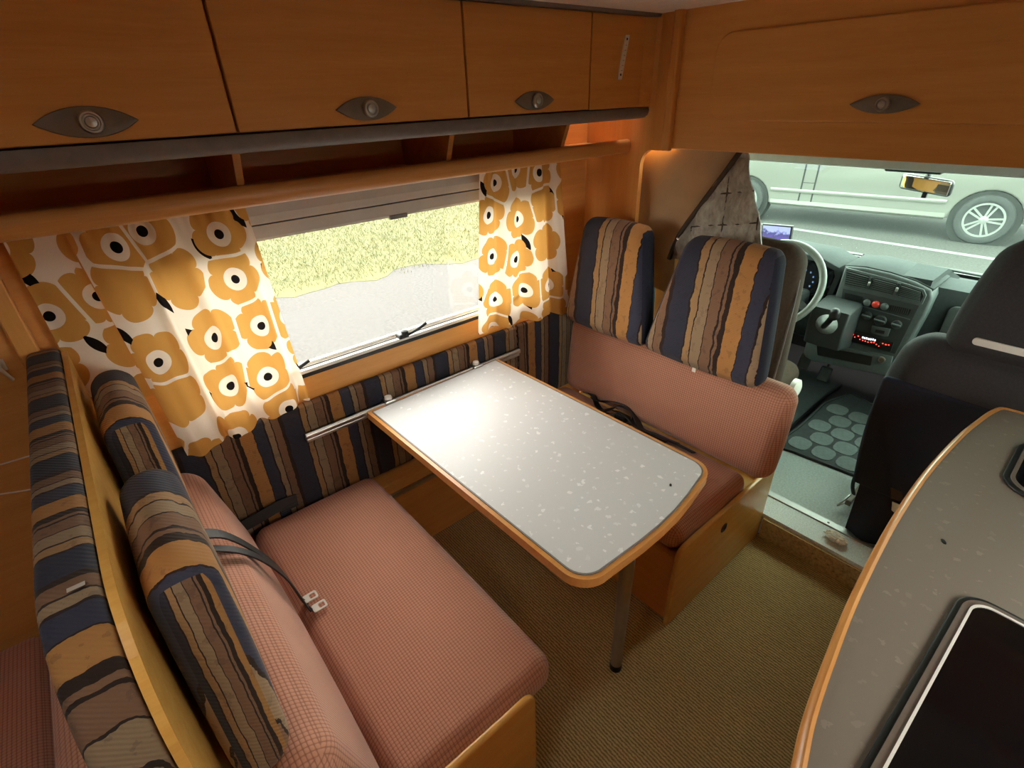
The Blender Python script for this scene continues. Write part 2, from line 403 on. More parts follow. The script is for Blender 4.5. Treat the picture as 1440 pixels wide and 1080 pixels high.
def cushion(c, h, r, bulge=(0, 0, 0), fn=None, ni=6, nc=4, side_mat=None, wob=0.0):
    """soft box: centre c, half sizes h, edge radius r, bulge per axis, optional warp fn(Vector)->Vector"""
    t = bmesh.new(); r = min(r, min(h) * 0.98); uvl = t.loops.layers.uv.new('UVMap')
    def ax(q):
        e = [q - r + r * math.tan(math.radians(45 * k / nc)) for k in range(1, nc + 1)]
        i = [-(q - r) + 2 * (q - r) * k / ni for k in range(ni + 1)]
        return [-x for x in e[::-1]] + i + e
    A = [ax(q) for q in h]; cache = {}
    def V(x, y, z):
        k = (round(x, 6), round(y, 6), round(z, 6))
        if k in cache: return cache[k]
        p = Vector((x, y, z)); inn = Vector([max(-(h[i] - r), min(h[i] - r, p[i])) for i in range(3)])
        d = p - inn
        q = inn + d.normalized() * r if d.length > 1e-9 else p
        u = [min(1, abs(p[i] / h[i])) for i in range(3)]
        for i in range(3):
            j, l = [(1, 2), (0, 2), (0, 1)][i]
            q[i] += math.copysign(bulge[i] * (1 - u[j] ** 2) * (1 - u[l] ** 2) * (abs(p[i]) / h[i]), p[i]) if bulge[i] else 0
        if wob:
            q += Vector((math.sin(q.y * 31 + q.z * 17), math.sin(q.x * 23 + q.z * 29), math.sin(q.x * 27 + q.y * 19))) * wob
        q = q + Vector(c)
        if fn: q = fn(q)
        cache[k] = t.verts.new(q); return cache[k]
    for i in range(3):
        j, l = [(1, 2), (0, 2), (0, 1)][i]
        for sgn in (-1, 1):
            for a in range(len(A[j]) - 1):
                for b in range(len(A[l]) - 1):
                    q = []
                    for da, db in ((0, 0), (1, 0), (1, 1), (0, 1)):
                        p = [0, 0, 0]; p[i] = sgn * h[i]; p[j] = A[j][a + da]; p[l] = A[l][b + db]; q.append(V(*p))
                    try:
                        f = t.faces.new(q); f.smooth = True
                        for lp_ in f.loops: lp_[uvl].uv = (lp_.vert.co[j], lp_.vert.co[l])
                        if side_mat is not None and i == side_mat: f.material_index = 1
                    except ValueError: pass
    return t
def quadpanel(p, x0, x1, bev=0.0):
    """prism over (y,z) quad p between x0 and x1"""
    return prism(p, 'x', x0, x1, bev)

MT['headliner'] = plain('pale_headliner', S(214, 218, 214), 0.8, 0, 0.05, 30)
# ================================================================== STRUCTURE
struct(obj('floor', box(-2.2, 1.83, -2.25, 0.0, -0.06, 0.0), MT['carpet']), 'olive brown ribbed carpet floor of the living area', 'floor')
struct(obj('wall_left', ring_prism([(-2.2, -0.06), (1.80, -0.06), (1.80, 1.95), (-2.2, 1.95)], [(0.10, 0.902), (1.50, 0.902), (1.50, 1.47), (0.10, 1.47)], 'y', 0.0, 0.045), MT['wood']),
       'beech laminate side wall with the dinette window', 'wall')
struct(obj('wall_right', ring_prism([(-2.2, -0.06), (1.856, -0.06), (1.856, 1.95), (-2.2, 1.95)], [(0.45, 1.05), (1.25, 1.05), (1.25, 1.50), (0.45, 1.50)], 'y', -2.30, -2.25), MT['wood']),
       'beech laminate wall behind the kitchen worktop', 'wall')
struct(obj('wall_rear', box(-2.25, -2.2, -2.30, 0.045, -0.06, 1.95), MT['woody']), 'beech laminate wall at the rear of the cabin', 'wall')
struct(obj('ceiling', ring_prism([(-2.25, -2.3), (1.66, -2.3), (1.66, 0.045), (-2.25, 0.045)], [(-0.62, -1.44), (-0.27, -1.44), (-0.27, -1.09), (-0.62, -1.09)], 'z', 1.905, 1.95), MT['ceiling']),
       'pale vinyl ceiling above the wall cupboards', 'ceiling')

def curve_x(y):
    pts = [(0.0, 1.79), (-0.15, 1.765), (-0.28, 1.72), (-0.36, 1.672), (-0.42, 1.652), (-0.50, 1.645)]
    for (a, xa), (b, xb) in zip(pts, pts[1:]):
        if y >= b: return xa + (xb - xa) * (a - y) / (a - b)
    return pts[-1][1]
def partition():
    cols = []; yh = -0.372; r = 0.06
    for i in range(13): cols.append((yh * i / 12, 0.825))
    for i in range(9):
        d = r * (1 - math.cos(math.pi / 2 * i / 8)); zb = 1.512 - r + r * math.sin(math.pi / 2 * i / 8)
        cols.append((yh - 0.0005 - d, zb))
    cols.append((-0.50, 1.512))
    t = bmesh.new(); rows = []
    for y, zb in cols:
        x = curve_x(y); rows.append([t.verts.new((x, y, zb)), t.verts.new((x, y, 1.95)), t.verts.new((x + 0.02, y, 1.95)), t.verts.new((x + 0.02, y, zb))])
    for a, b in zip(rows, rows[1:]):
        for k in range(4): t.faces.new((a[k], a[(k + 1) % 4], b[(k + 1) % 4], b[k]))
    t.faces.new(rows[0]); t.faces.new(rows[-1][::-1])
    return t
struct(obj('wall_front', partition(), MT['woodz'], smooth=30), 'curved beech partition between dinette and driving cab', 'wall')
struct(obj('trim_1', prism(rrect(1.622, 1.65, -0.515, -0.485, 0.008, 3), 'z', 1.515, 1.905), MT['woodz']), 'upright beech bead beside the over-cab locker', 'trim')

# --- window over the dinette
win = sempty('window_1', (0.8, 0.02, 0.9), 'wide acrylic dinette window with black gasket', 'window')
def fr(name, m, a, b, y0, y1):
    o = rrect(0.10 + a, 1.50 - a, 0.902 + a, 1.47 - a, 0.05, 5); i = rrect(0.10 + b, 1.50 - b, 0.902 + b, 1.47 - b, 0.05, 5)
    return obj(name, ring_prism(o, i, 'y', y0, y1), m, win)
fr('gasket', MT['black'], -0.006, 0.006, -0.010, 0.03)
fr('frame', MT['white'], 0.006, 0.018, -0.006, 0.042)
fr('inner_seal', MT['black'], 0.012, 0.021, 0.010, 0.014)
obj('inner_rim', ring_prism(rrect(0.110, 1.490, 0.912, 1.46, 0.05, 5), rrect(0.128, 1.472, 0.930, 1.442, 0.05, 5), 'y', 0.026, 0.040), MT['white'], win)
obj('pane', prism(rrect(0.12, 1.48, 0.92, 1.455, 0.05, 5), 'y', 0.030, 0.034), MT['glass'], win)
def latch(x):
    b = box(x - 0.022, x + 0.018, -0.03, 0.004, 0.926, 0.944, 0.004); o = obj('latch', b, MT['black'], win)
    obj('lever', tube(smoothpath([(x, -0.03, 0.938), (x + 0.02, -0.045, 0.948), (x + 0.05, -0.05, 0.958), (x + 0.085, -0.045, 0.968)]), 0.006, 8), MT['black'], o, 50)
    obj('pivot', lathe([(0.013, 0), (0.013, 0.014), (0.008, 0.018)], (x, -0.032, 0.944), 'z', 14), MT['black'], o, 40)
latch(0.805); latch(0.36); latch(1.25)
bl = thing('roller_blind', 'grey roller blind cassette above the dinette window', 'blind', (0.8, -0.03, 1.37))
obj('cassette', prism([(0.0, 1.478), (-0.045, 1.478), (-0.048, 1.43), (-0.04, 1.405), (0.0, 1.40)], 'x', 0.11, 1.50), MT['blind'], bl)
obj('pull_bar', prism([(-0.002, 1.40), (-0.034, 1.40), (-0.034, 1.366), (-0.028, 1.358), (-0.002, 1.358)], 'x', 0.12, 1.49), MT['blind'], bl)
obj('grip', box(0.81, 0.875, -0.04, -0.028, 1.352, 1.366, 0.003), MT['greyprofile'], bl)
for o, nm, lb in ((0, 'window_added_kitchen', 'unseen kitchen window added above the worktop to let in daylight'),):  # assumed opening out of view, added and sized for the daylight it brings
    kw = sempty(nm, (0.6, -2.27, 1.05), lb, 'window')
    obj('frame', ring_prism(rrect(0.45, 1.25, 1.05, 1.50, 0.05), rrect(0.48, 1.22, 1.08, 1.47, 0.05), 'y', -2.29, -2.245), MT['greyprofile'], kw)
    obj('pane', prism(rrect(0.46, 1.24, 1.06, 1.49, 0.05), 'y', -2.278, -2.274), MT['glass'], kw)

hk = sempty('window_added_hatch', (-0.45, -1.27, 1.9), 'unseen square roof hatch added in the ceiling to let in daylight', 'window')  # unseen hatch, added to brighten the cabin with sky light
obj('frame', ring_prism(rrect(-0.66, -0.23, -1.48, -1.05, 0.03), rrect(-0.61, -0.28, -1.43, -1.10, 0.03), 'z', 1.897, 1.958), MT['white'], hk)
obj('pane', prism(rrect(-0.63, -0.26, -1.45, -1.08, 0.03), 'z', 1.953, 1.958), MT['glass'], hk)

# --- under-table wall box with its rail, riser and cab floor
struct(obj('baseboard_left', box(0.50, 1.174, -0.10, -0.002, 0.0, 0.385, 0.006), MT['wood']), 'low beech boxing along the wall under the table', 'baseboard')
struct(obj('trim_2', prism([(-0.115, 0.322), (-0.10, 0.322), (-0.10, 0.338), (-0.115, 0.338)], 'x', 0.50, 1.174, 0.003), MT['alu']), 'thin aluminium rail low on the boxing under the table', 'trim')
sl = sempty('trim_3', (1.9, -1.1, 0.1), 'pale speckled metal step plate at the cab entrance', 'trim')
obj('step_plate', prism([(1.832, 0.098), (1.835, 0.110), (1.955, 0.110), (1.955, 0.0), (1.832, 0.0)], 'y', -2.0, -0.1), MT['sill'], sl)
obj('edge_strip', box(1.955, 1.992, -2.0, -0.1, 0.10, 0.116, 0.003), MT['alu'], sl)
for y in (-0.75, -1.245, -1.7): obj('screw', lathe([(0.005, 0), (0.005, 0.002), (0.002, 0.0035)], (1.972, y, 0.115), 'z', 10), MT['gunmetal'], sl)
obj('riser', box(1.818, 1.831, -2.0, -1.05, 0.0, 0.098), MT['carpet'], sl)
struct(obj('floor_cab', box(1.99, 2.40, -2.1, -0.05, 0.03, 0.105), MT['cabcarpet']), 'worn grey felt floor strip at the cab entrance', 'floor')
struct(obj('floor_footwell', box(2.40, 3.6, -2.1, -0.05, 0.03, 0.1045), MT['black']), 'black footwell floor of the driving cab', 'floor')

# --- cab shell
struct(obj('ceiling_cab', box(1.80, 2.62, -2.2, 0.0, 1.53, 1.56), MT['headliner']), 'grey cab headliner under the over-cab locker', 'ceiling')
struct(obj('trim_4', prism([(2.48, 1.53), (2.62, 1.53), (2.63, 1.395), (2.60, 1.385), (2.50, 1.40)], 'y', -2.1, -0.06), MT['headliner']), 'grey header rail above the windscreen', 'trim')
def side(y0, y1, nm, lb):
    o = [(1.80, 0.03), (3.75, 0.03), (3.75, 0.82), (3.42, 0.84), (2.66, 1.50), (2.60, 1.56), (1.80, 1.56)]
    i = [(2.02, 0.85), (3.15, 0.85), (3.17, 0.87), (3.16, 0.90), (2.60, 1.40), (2.55, 1.44), (2.02, 1.44)]
    struct(obj(nm, ring_prism(o, i, 'y', y0, y1), MT['dashdark']), lb, 'wall')
side(-0.07, -0.02, 'wall_cab_left', 'dark cab side on the driver side')
side(-2.15, -2.10, 'wall_cab_right', 'dark cab side on the passenger side')
struct(obj('wall_cab_front', box(3.60, 3.64, -2.15, -0.02, 0.03, 0.78), MT['black']), 'black bulkhead in front of the footwell', 'wall')
struct(obj('wall_cab_corner', box(1.815, 2.02, -0.06, 0.045, -0.06, 1.56), MT['woodz']), 'beech corner panel behind the driver door', 'wall')
struct(obj('wall_cab_entry', box(1.858, 1.90, -2.30, -2.10, -0.06, 1.95), MT['woodz']), 'beech end panel beside the passenger door', 'wall')
ws = sempty('window_3', (3.2, -1.08, 0.8), 'green tinted windscreen of the driving cab', 'window')
obj('pane', prism([(3.44, 0.80), (3.446, 0.804), (2.632, 1.504), (2.626, 1.50)], 'y', -2.11, -0.06), MT['windscreen'], ws)
obj('seal', prism([(3.43, 0.79), (3.455, 0.79), (3.44, 0.815), (3.42, 0.815)], 'y', -2.11, -0.06), MT['black'], ws)
for y0, y1, nm, lb in ((-0.047, -0.043, 'window_4', 'driver door window behind the tan curtain'), (-2.127, -2.123, 'window_5', 'passenger door window')):
    struct(obj(nm, prism([(2.01, 0.84), (3.18, 0.84), (3.17, 0.90), (2.60, 1.41), (2.55, 1.45), (2.01, 1.45)], 'y', y0, y1), MT['windscreen']), lb, 'window')

# ================================================================== OVERHEAD CUPBOARDS
def lens(cx, cz, w, h, n=14):
    P = [(cx + w / 2 * (2 * k / n - 1), cz + h / 2 * (1 - abs(2 * k / n - 1) ** 2.2)) for k in range(n + 1)]
    return P + [(x, 2 * cz - z) for x, z in P[-2:0:-1]]
def handle(parent, x, y, z, facing='y', w=0.15, h=0.048):
    if facing == 'y':
        pl = prism(lens(x, z, w, h), 'y', y - 0.006, y, 0.002)
        o = obj('handle', pl, MT['gunmetal'], parent, 40)
        obj('push_button', lathe([(0.0185, 0), (0.0185, -0.007), (0.016, -0.010), (0.0135, -0.010), (0.012, -0.006), (0.010, -0.006), (0.008, -0.010), (0.002, -0.011)], (x + 0.004, y - 0.006, z), 'y', 24), MT['alu'], o, 40)
    else:
        pl = prism(lens(y, z, w, h), 'x', x - 0.006, x, 0.002)
        o = obj('handle', pl, MT['gunmetal'], parent, 40)
        obj('push_button', lathe([(0.0165, 0), (0.0165, -0.007), (0.0145, -0.010), (0.012, -0.010), (0.0105, -0.006), (0.009, -0.006), (0.007, -0.010), (0.002, -0.011)], (x - 0.006, y, z), 'x', 24), MT['alu'], o, 40)
cab_labels = ['overhead cupboard nearest the left edge with a large dark oval latch', 'wide middle overhead cupboard above the dinette window', 'overhead cupboard above the right-hand flowered curtain']
for (x0, x1), lb in zip(((-0.15, 0.321), (0.321, 0.891), (0.891, 1.351)), cab_labels):
    t = thing('overhead_cupboard', lb, 'cupboard', ((x0 + x1) / 2, -0.2, 1.645), 'overhead cupboards along the window wall')
    obj('body', box(x0 + 0.002, x1 - 0.002, -0.378, -0.004, 1.648, 1.895), MT['woodedge'], t)
    d = obj('door', box(x0 + 0.003, x1 - 0.003, -0.40, -0.381, 1.650, 1.896, 0.002), MT['wood'], t)
    handle(d, (x0 + x1) / 2, -0.40, 1.681)
t = thing('cupboard_end_panel', 'narrow fixed cupboard front next to the over-cab locker', 'panel', (1.5, -0.2, 1.645))
obj('front', prism([(1.354, -0.40), (1.60, -0.40), (1.645, -0.412), (1.653, -0.43), (1.662, -0.36), (1.354, -0.36)], 'z', 1.648, 1.896), MT['wood'], t)
obj('body', box(1.354, 1.655, -0.357, -0.004, 1.648, 1.895), MT['woodedge'], t)
t = thing('thermometer', 'slim pale strip thermometer stuck on the narrow cupboard front', 'thermometer', (1.5, -0.402, 1.73))
obj('strip', prism([(1.476, 1.728), (1.496, 1.728), (1.522, 1.846), (1.502, 1.846)], 'y', -0.404, -0.4005), MT['white'], t)
for k in range(8):
    z = 1.738 + k * 0.0135; x = 1.4785 + (z - 1.728) * 0.22
    obj('scale_mark', box(x + 0.005, x + (0.012 if k not in (0, 7) else 0.011), -0.4048, -0.4038, z, z + (0.0012 if k not in (0, 7) else 0.006)), MT['gunmetal'] if k not in (0, 7) else MT['black'], t)
struct(obj('trim_5', prism([(-0.418, 1.897), (-0.36, 1.897), (-0.36, 1.908), (-0.425, 1.908)], 'x', -0.6, 1.66), MT['greyprofile']), 'grey strip between the cupboards and the ceiling', 'trim')
lp = thing('light_profile', 'grey rounded profile under the overhead cupboard doors', 'profile', (0.5, -0.36, 1.61))
obj('profile', prism([(-0.398, 1.6455), (-0.402, 1.636), (-0.398, 1.622), (-0.385, 1.613), (-0.365, 1.610), (-0.33, 1.612), (-0.30, 1.625), (-0.30, 1.6455)], 'x', -0.6, 1.655), MT['greyprofile'], lp, 40)
sh = thing('open_shelf', 'long open beech shelf below the overhead cupboards', 'shelf', (0.5, -0.15, 1.49))
obj('shelf_board', box(-0.6, 1.765, -0.27, -0.003, 1.496, 1.512), MT['wood'], sh)
lip = [(-0.262, 1.533), (-0.272, 1.538), (-0.284, 1.535), (-0.291, 1.524), (-0.291, 1.508), (-0.286, 1.497), (-0.274, 1.490), (-0.262, 1.490)]
obj('front_lip', prism(lip, 'x', -0.6, 1.712), MT['woodedge'], sh, 50)
obj('back_panel', box(-0.6, 1.765, -0.012, -0.0035, 1.512, 1.648), MT['wood'], sh)
for x in (0.332, 0.905, 1.372):
    obj('divider', prism([(-0.255, 1.512), (-0.02, 1.512), (-0.02, 1.645), (-0.30, 1.645), (-0.30, 1.62)], 'x', x - 0.008, x + 0.008), MT['woodedge'], sh)

# ================================================================== OVER-CAB LOCKER
t = thing('overcab_locker', 'large beech locker panel above the driving cab', 'locker', (1.7, -1.3, 1.52))
obj('panel', box(1.645, 1.662, -2.25, -0.505, 1.52, 1.93, 0.003), MT['woody'], t)
d = obj('door', prism(rrect(-2.1, -0.635, 1.606, 1.835, 0.05, 8), 'x', 1.638, 1.645, 0.004), MT['woody'], t)
handle(d, 1.638, -1.115, 1.648, 'x', 0.155, 0.042)
obj('underside', box(1.662, 1.80, -2.25, -0.505, 1.52, 1.53), MT['woody'], t)

# ================================================================== CURTAINS
def curtain(name, label, x0t, x1t, x0b, x1b, zt, zb, y0, folds, amp, seed, zb_fn=None, uoff=0.0, splay=0.0, ybot=0.0, group='flowered window curtains', thing_=True):
    rnd = random.Random(seed); nx, nz = 90, 36
    bm = bmesh.new(); uvl = bm.loops.layers.uv.new('UVMap'); grid = []; ph = [rnd.random() * 6.28 for _ in range(4)]
    for j in range(nz + 1):
        v = j / nz; row = []; ulen = 0; prev = None
        for i in range(nx + 1):
            u = i / nx
            x = (x0t + (x1t - x0t) * u) * (1 - v) + (x0b + (x1b - x0b) * u) * v
            a = amp * (0.55 + 0.6 * v)
            uu = u + 0.03 * math.sin(u * 9 + ph[1])
            y = y0 + ybot * v + a * (math.sin(uu * folds * 2 * math.pi + ph[0] + 0.5 * v) + 0.45 * math.sin(uu * folds * 4.3 * math.pi + ph[2] - v))
            if v < 0.1: y += 0.004 * math.sin(u * folds * 9 * math.pi + ph[3]) * (1 - v / 0.1)
            x += 0.3 * a * math.cos(uu * folds * 2 * math.pi + ph[0])
            zbb = zb if zb_fn is None else zb_fn(u)
            z = zt + (zbb - zt) * v + 0.006 * math.sin(u * folds * 6.28 + ph[1]) * v
            p = Vector((x, min(y, -0.055 if z > 1.35 else -0.012), z))
            if prev is not None: ulen += (p - prev).length
            row.append((bm.verts.new(p), ulen)); prev = p
        tot = row[-1][1]; W = (x1t - x0t) * 1.22
        grid.append([(vv, uoff + W * l / tot, z_ * 0 + (zt - zb) * v) for (vv, l), z_ in zip(row, [0] * len(row))])
    for j in range(nz):
        for i in range(nx):
            q = [grid[j][i], grid[j][i + 1], grid[j + 1][i + 1], grid[j + 1][i]]
            f = bm.faces.new([w[0] for w in q]); f.smooth = True
            for lp_, w in zip(f.loops, q): lp_[uvl].uv = (w[1], w[2])
    t = thing(name, label, 'curtain', ((x0t + x1t) / 2, y0, zb), group)
    obj('drape', bm, MT['cloth'], t, recalc=False)
    # hem band at the bottom
    hem = bmesh.new(); uvh = hem.loops.layers.uv.new('UVMap')
    return t
curtain('window_curtain', 'ochre flowered curtain at the left end of the window, gathered over the rear bench', -0.015, 0.375, 0.035, 0.415, 1.482, 0.845, -0.085, 3.2, 0.016, 3, lambda u: 0.80 + 0.05 * u, 0.13, ybot=0.01)
curtain('window_curtain', 'ochre flowered curtain at the right end of the window beside the partition', 1.15, 1.55, 1.115, 1.66, 1.482, 0.85, -0.085, 3.4, 0.014, 5, lambda u: 0.865 - 0.055 * u, 0.73, ybot=0.025)
curtain('window_curtain', 'shaded strip of flowered curtain hanging behind the striped divider', -0.12, -0.02, -0.115, 0.02, 1.482, 1.02, -0.05, 0.8, 0.006, 8, None, 1.41)
for x, lb in ((0.27, 'small dark curtain hook above the left flowered curtain'), (1.45, 'small dark curtain hook above the right flowered curtain')):
    t = thing('curtain_hook', lb, 'hook', (x, -0.12, 1.47)); obj('clip', box(x - 0.022, x + 0.022, -0.125, -0.108, 1.468, 1.486, 0.005), MT['black'], t); obj('pin', lathe([(0.005, 0), (0.006, -0.006), (0.002, -0.008)], (x, -0.125, 1.476), 'y', 10), MT['chrome'], t)
struct(obj('trim_6', tube([(-0.25, -0.083, 1.487), (1.70, -0.083, 1.487)], 0.005, 8), MT['white']), 'thin white curtain rail under the open shelf', 'trim')

# ================================================================== WALL PADDING AND TABLE RAIL
def soft_panel(name, label, x0, x1, z0, z1, mat, seams=()):
    o = obj(name, cushion(((x0 + x1) / 2, -0.017, (z0 + z1) / 2), ((x1 - x0) / 2, 0.015, (z1 - z0) / 2), 0.012, (0, 0.004, 0), ni=10), mat)
    tag(o, label, 'panel'); return o
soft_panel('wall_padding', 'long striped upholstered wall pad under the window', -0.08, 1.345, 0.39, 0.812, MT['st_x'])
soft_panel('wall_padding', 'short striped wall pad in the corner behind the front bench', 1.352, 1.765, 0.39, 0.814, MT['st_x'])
t = thing('table_rail', 'aluminium wall rail that carries the inner end of the table', 'rail', (0.85, -0.04, 0.70))
obj('rail', prism(rrect(-0.062, -0.042, 0.694, 0.716, 0.007, 3), 'x', 0.371, 1.335), MT['alu'], t, 40)
obj('lower_flange', box(0.371, 1.335, -0.056, -0.036, 0.682, 0.694, 0.002), MT['alu'], t)
for x in (0.41, 0.85, 1.29): obj('screw', tube([(x, -0.035, 0.678), (x, -0.055, 0.678)], 0.006, 8), MT['gunmetal'], t)

# ================================================================== TABLE
def table():
    t = thing('dinette_table', 'grey flecked dinette table with beech edge on one folding leg', 'table', (0.9, -1.02, 0.0))
    def outline(d):
        # inner end straight, outer end gently bowed with round corners
        pts = [(0.603 + d, -0.072 - d), (1.196 - d, -0.058 - d)]
        def arc(cx, cy, r, a0, a1, n=8): return [(cx + (r - d) * math.cos(math.radians(a0 + (a1 - a0) * k / n)), cy + (r - d) * math.sin(math.radians(a0 + (a1 - a0) * k / n))) for k in range(n + 1)]
        pts += arc(1.145, -1.012, 0.06, 0, -78)
        pts += [(1.06, -1.090 + d), (0.98, -1.102 + d), (0.90, -1.107 + d), (0.82, -1.107 + d), (0.75, -1.104 + d)]
        pts += arc(0.685, -1.036, 0.065, -98, -180)
        return pts[::-1]
    obj('tabletop', prism(outline(0.004), 'z', 0.690, 0.714), MT['laminate'], t)
    t2 = ring_prism(outline(-0.010), outline(0.0035), 'z', 0.684, 0.712)
    obj('edge_band', t2, MT['woodedge'], t)
    obj('seam', ring_prism(outline(0.003), outline(0.0075), 'z', 0.700, 0.7146), MT['greyprofile'], t)
    obj('underside', prism(outline(0.01), 'z', 0.676, 0.690), MT['varnish'], t)
    lg = obj('leg', tube([(0.9, -1.02, 0.012), (0.9, -1.02, 0.30), (0.9, -1.02, 0.676)], [0.0185, 0.021, 0.0235], 16), MT['legmetal'], t, 50)
    obj('foot', lathe([(0.02, 0), (0.021, 0.012), (0.018, 0.03)], (0.9, -1.02, 0.0), 'z', 16), MT['black'], lg, 40)
    obj('hinge_bracket', prism([(-1.05, 0.676), (-0.93, 0.676), (-0.975, 0.60), (-1.04, 0.57)], 'x', 0.874, 0.882), MT['gunmetal'], lg)
    obj('hinge_bracket', prism([(-1.05, 0.676), (-0.93, 0.676), (-0.975, 0.60), (-1.04, 0.57)], 'x', 0.918, 0.926), MT['gunmetal'], lg)
    obj('lock_pin', tube([(0.862, -1.0, 0.625), (0.94, -1.0, 0.625)], 0.007, 10), MT['chrome'], lg, 50)
    for x in (0.689, 1.098):
        b = obj('clamp', box(x - 0.022, x + 0.022, -0.072, -0.030, 0.708, 0.722, 0.004), MT['alu'], t)
        obj('clamp_knob', lathe([(0.013, 0), (0.015, 0.006), (0.013, 0.013), (0.006, 0.015)], (x, -0.05, 0.721), 'z', 16), MT['white'], b, 40)
    return t
table()
for x, y, r in ((1.055, -1.031, 0.006), (0.924, -0.871, 0.0025)):
    pass

# ================================================================== BENCHES
# rear bench (back to the striped divider, facing forward)
t = thing('rear_bench', 'rear dinette bench base with curved-top ply end panel', 'bench', (0.2, -0.55, 0.0))
def endpanel(x0, x1, zt, r, y0, y1, r2=0.02):
    return prism(rrect(x0, x1, 0.0, zt, 0, 8, (r2 if r2 else 0, r, 0, 0)), 'y', y0, y1, 0.006, 3)
obj('end_panel', prism(rrect(-0.10, 0.480, 0.0, 0.425, 0, 8, (0.035, 0.02, 0, 0)), 'y', -1.086, -1.067, 0.007, 3), MT['varnish'], t, 35)
obj('front_panel', box(0.45, 0.466, -1.053, -0.04, 0.0, 0.325), MT['woody'], t)
obj('seat_board', box(-0.08, 0.498, -1.053, -0.04, 0.325, 0.335), MT['varnish'], t)
obj('back_panel', box(-0.098, -0.082, -1.075, -0.105, 0.0, 0.325), MT['woody'], t)
def seatwarp(p):
    q = p.copy()
    k = max(0, (q.x - 0.45)) / 0.12
    return q
o = obj('seat_cushion', cushion((0.345, -0.549, 0.388), (0.228, 0.510, 0.052), 0.045, (0.006, 0.006, 0.010), None, 8, 5), MT['pink'])
tag(o, 'pink waffle seat cushion of the rear bench, left of the table', 'cushion', 'pink bench cushions')
def leanback(p):
    q = p.copy(); q.x += -max(0, q.z - 0.45) * 0.22; return q
o = obj('back_cushion', cushion((0.052, -0.555, 0.555), (0.058, 0.520, 0.212), 0.055, (0.014, 0.004, 0.006), leanback, 8, 5), MT['pink'])
tag(o, 'pink waffle back cushion of the rear bench below the striped headrests', 'cushion', 'pink bench cushions')
def headrest(name, label, yc, xc, zc, hy, hz, hx, topk, lean, mats, sgn=1, group='striped headrest cushions', skew=0.0):
    def fn(p):
        q = p.copy(); f = (q.z - (zc - hz)) / (2 * hz); q.y = yc + skew * (f - 0.5) + (q.y - yc) * (1 - topk * f); q.x += lean * (q.z - zc); return q
    o = obj(name, cushion((xc, yc, zc), (hx, hy, hz), 0.042, (0.008, 0.006, 0.01), fn, 8, 5, side_mat=1), mats)
    tag(o, label, 'headrest', group); return o
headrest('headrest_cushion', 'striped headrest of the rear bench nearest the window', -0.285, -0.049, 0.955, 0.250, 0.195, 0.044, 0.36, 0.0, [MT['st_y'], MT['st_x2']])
headrest('headrest_cushion', 'striped headrest of the rear bench nearest the aisle', -0.800, -0.049, 0.955, 0.250, 0.195, 0.044, 0.36, 0.0, [MT['st_y'], MT['st_x2']])
# divider with its striped cover and bare wooden face
dv = thing('bench_divider', 'tall striped divider with bare wooden edge behind the rear bench', 'divider', (-0.13, -0.55, 0.0))
dpts = rrect(-1.125, -0.012, 0.0, 1.19, 0, 14, (0.02, 0.20, 0, 0))
obj('board', prism(dpts, 'x', -0.118, -0.107), MT['varnish'], dv)
dpts2 = rrect(-1.128, -0.012, 0.40, 1.20, 0, 14, (0.02, 0.21, 0, 0))
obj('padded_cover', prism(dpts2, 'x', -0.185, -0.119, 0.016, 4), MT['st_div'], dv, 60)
obj('care_label', box(-0.150, -0.132, -0.955, -0.948, 1.2005, 1.2012), MT['blind'], dv)
# bench on the far side of the divider
t = thing('aft_bench', 'bench base behind the striped divider at the lower left', 'bench', (-0.5, -0.55, 0.0))
obj('base', box(-0.80, -0.19, -1.10, -0.105, 0.0, 0.33, 0.01), MT['woody'], t)
obj('lid', box(-0.80, -0.19, -1.10, -0.105, 0.331, 0.338), MT['varnish'], t)
o = obj('back_cushion', cushion((-0.262, -0.56, 0.57), (0.052, 0.53, 0.225), 0.05, (0.01, 0, 0), lambda p: Vector((p.x - max(0, 0.78 - p.z) * 0.22, p.y, p.z)), 8, 5), MT['pink'])
tag(o, 'pink back cushion behind the striped divider at the lower left', 'cushion', 'pink bench cushions')
o = obj('seat_cushion', cushion((-0.645, -0.56, 0.39), (0.21, 0.53, 0.05), 0.045, (0, 0, 0.008), None, 8, 5), MT['pink'])
tag(o, 'pink seat cushion of the bench behind the striped divider', 'cushion', 'pink bench cushions')
# wall details aft of the divider
struct(obj('trim_7', box(-0.195, -0.155, -0.03, -0.002, 0.40, 1.49, 0.004), MT['woodz']), 'upright beech batten on the wall behind the divider', 'trim')
t = thing('wall_hook', 'small white curved hook on the wood wall at the left edge', 'hook', (-0.23, -0.01, 1.15))
obj('plate', box(-0.245, -0.225, -0.006, -0.001, 1.165, 1.195, 0.002), MT['white'], t)
obj('hook', tube(smoothpath([(-0.235, -0.006, 1.185), (-0.235, -0.03, 1.182), (-0.228, -0.036, 1.165), (-0.224, -0.03, 1.148)]), 0.004, 8), MT['white'], t, 50)
for k, (za, zb) in enumerate(((0.944, 0.936), (0.868, 0.842))):
    o = obj('wall_cable', tube(smoothpath([(-0.62, -0.006, za + 0.03), (-0.40, -0.006, za), (-0.30, -0.006, zb), (-0.20, -0.006, zb - 0.002)]), 0.0022, 6), MT['white'])
    tag(o, ('upper' if k == 0 else 'lower') + ' of two thin pale cables on the wood wall left of the divider', 'cable', 'thin cables on the wall')

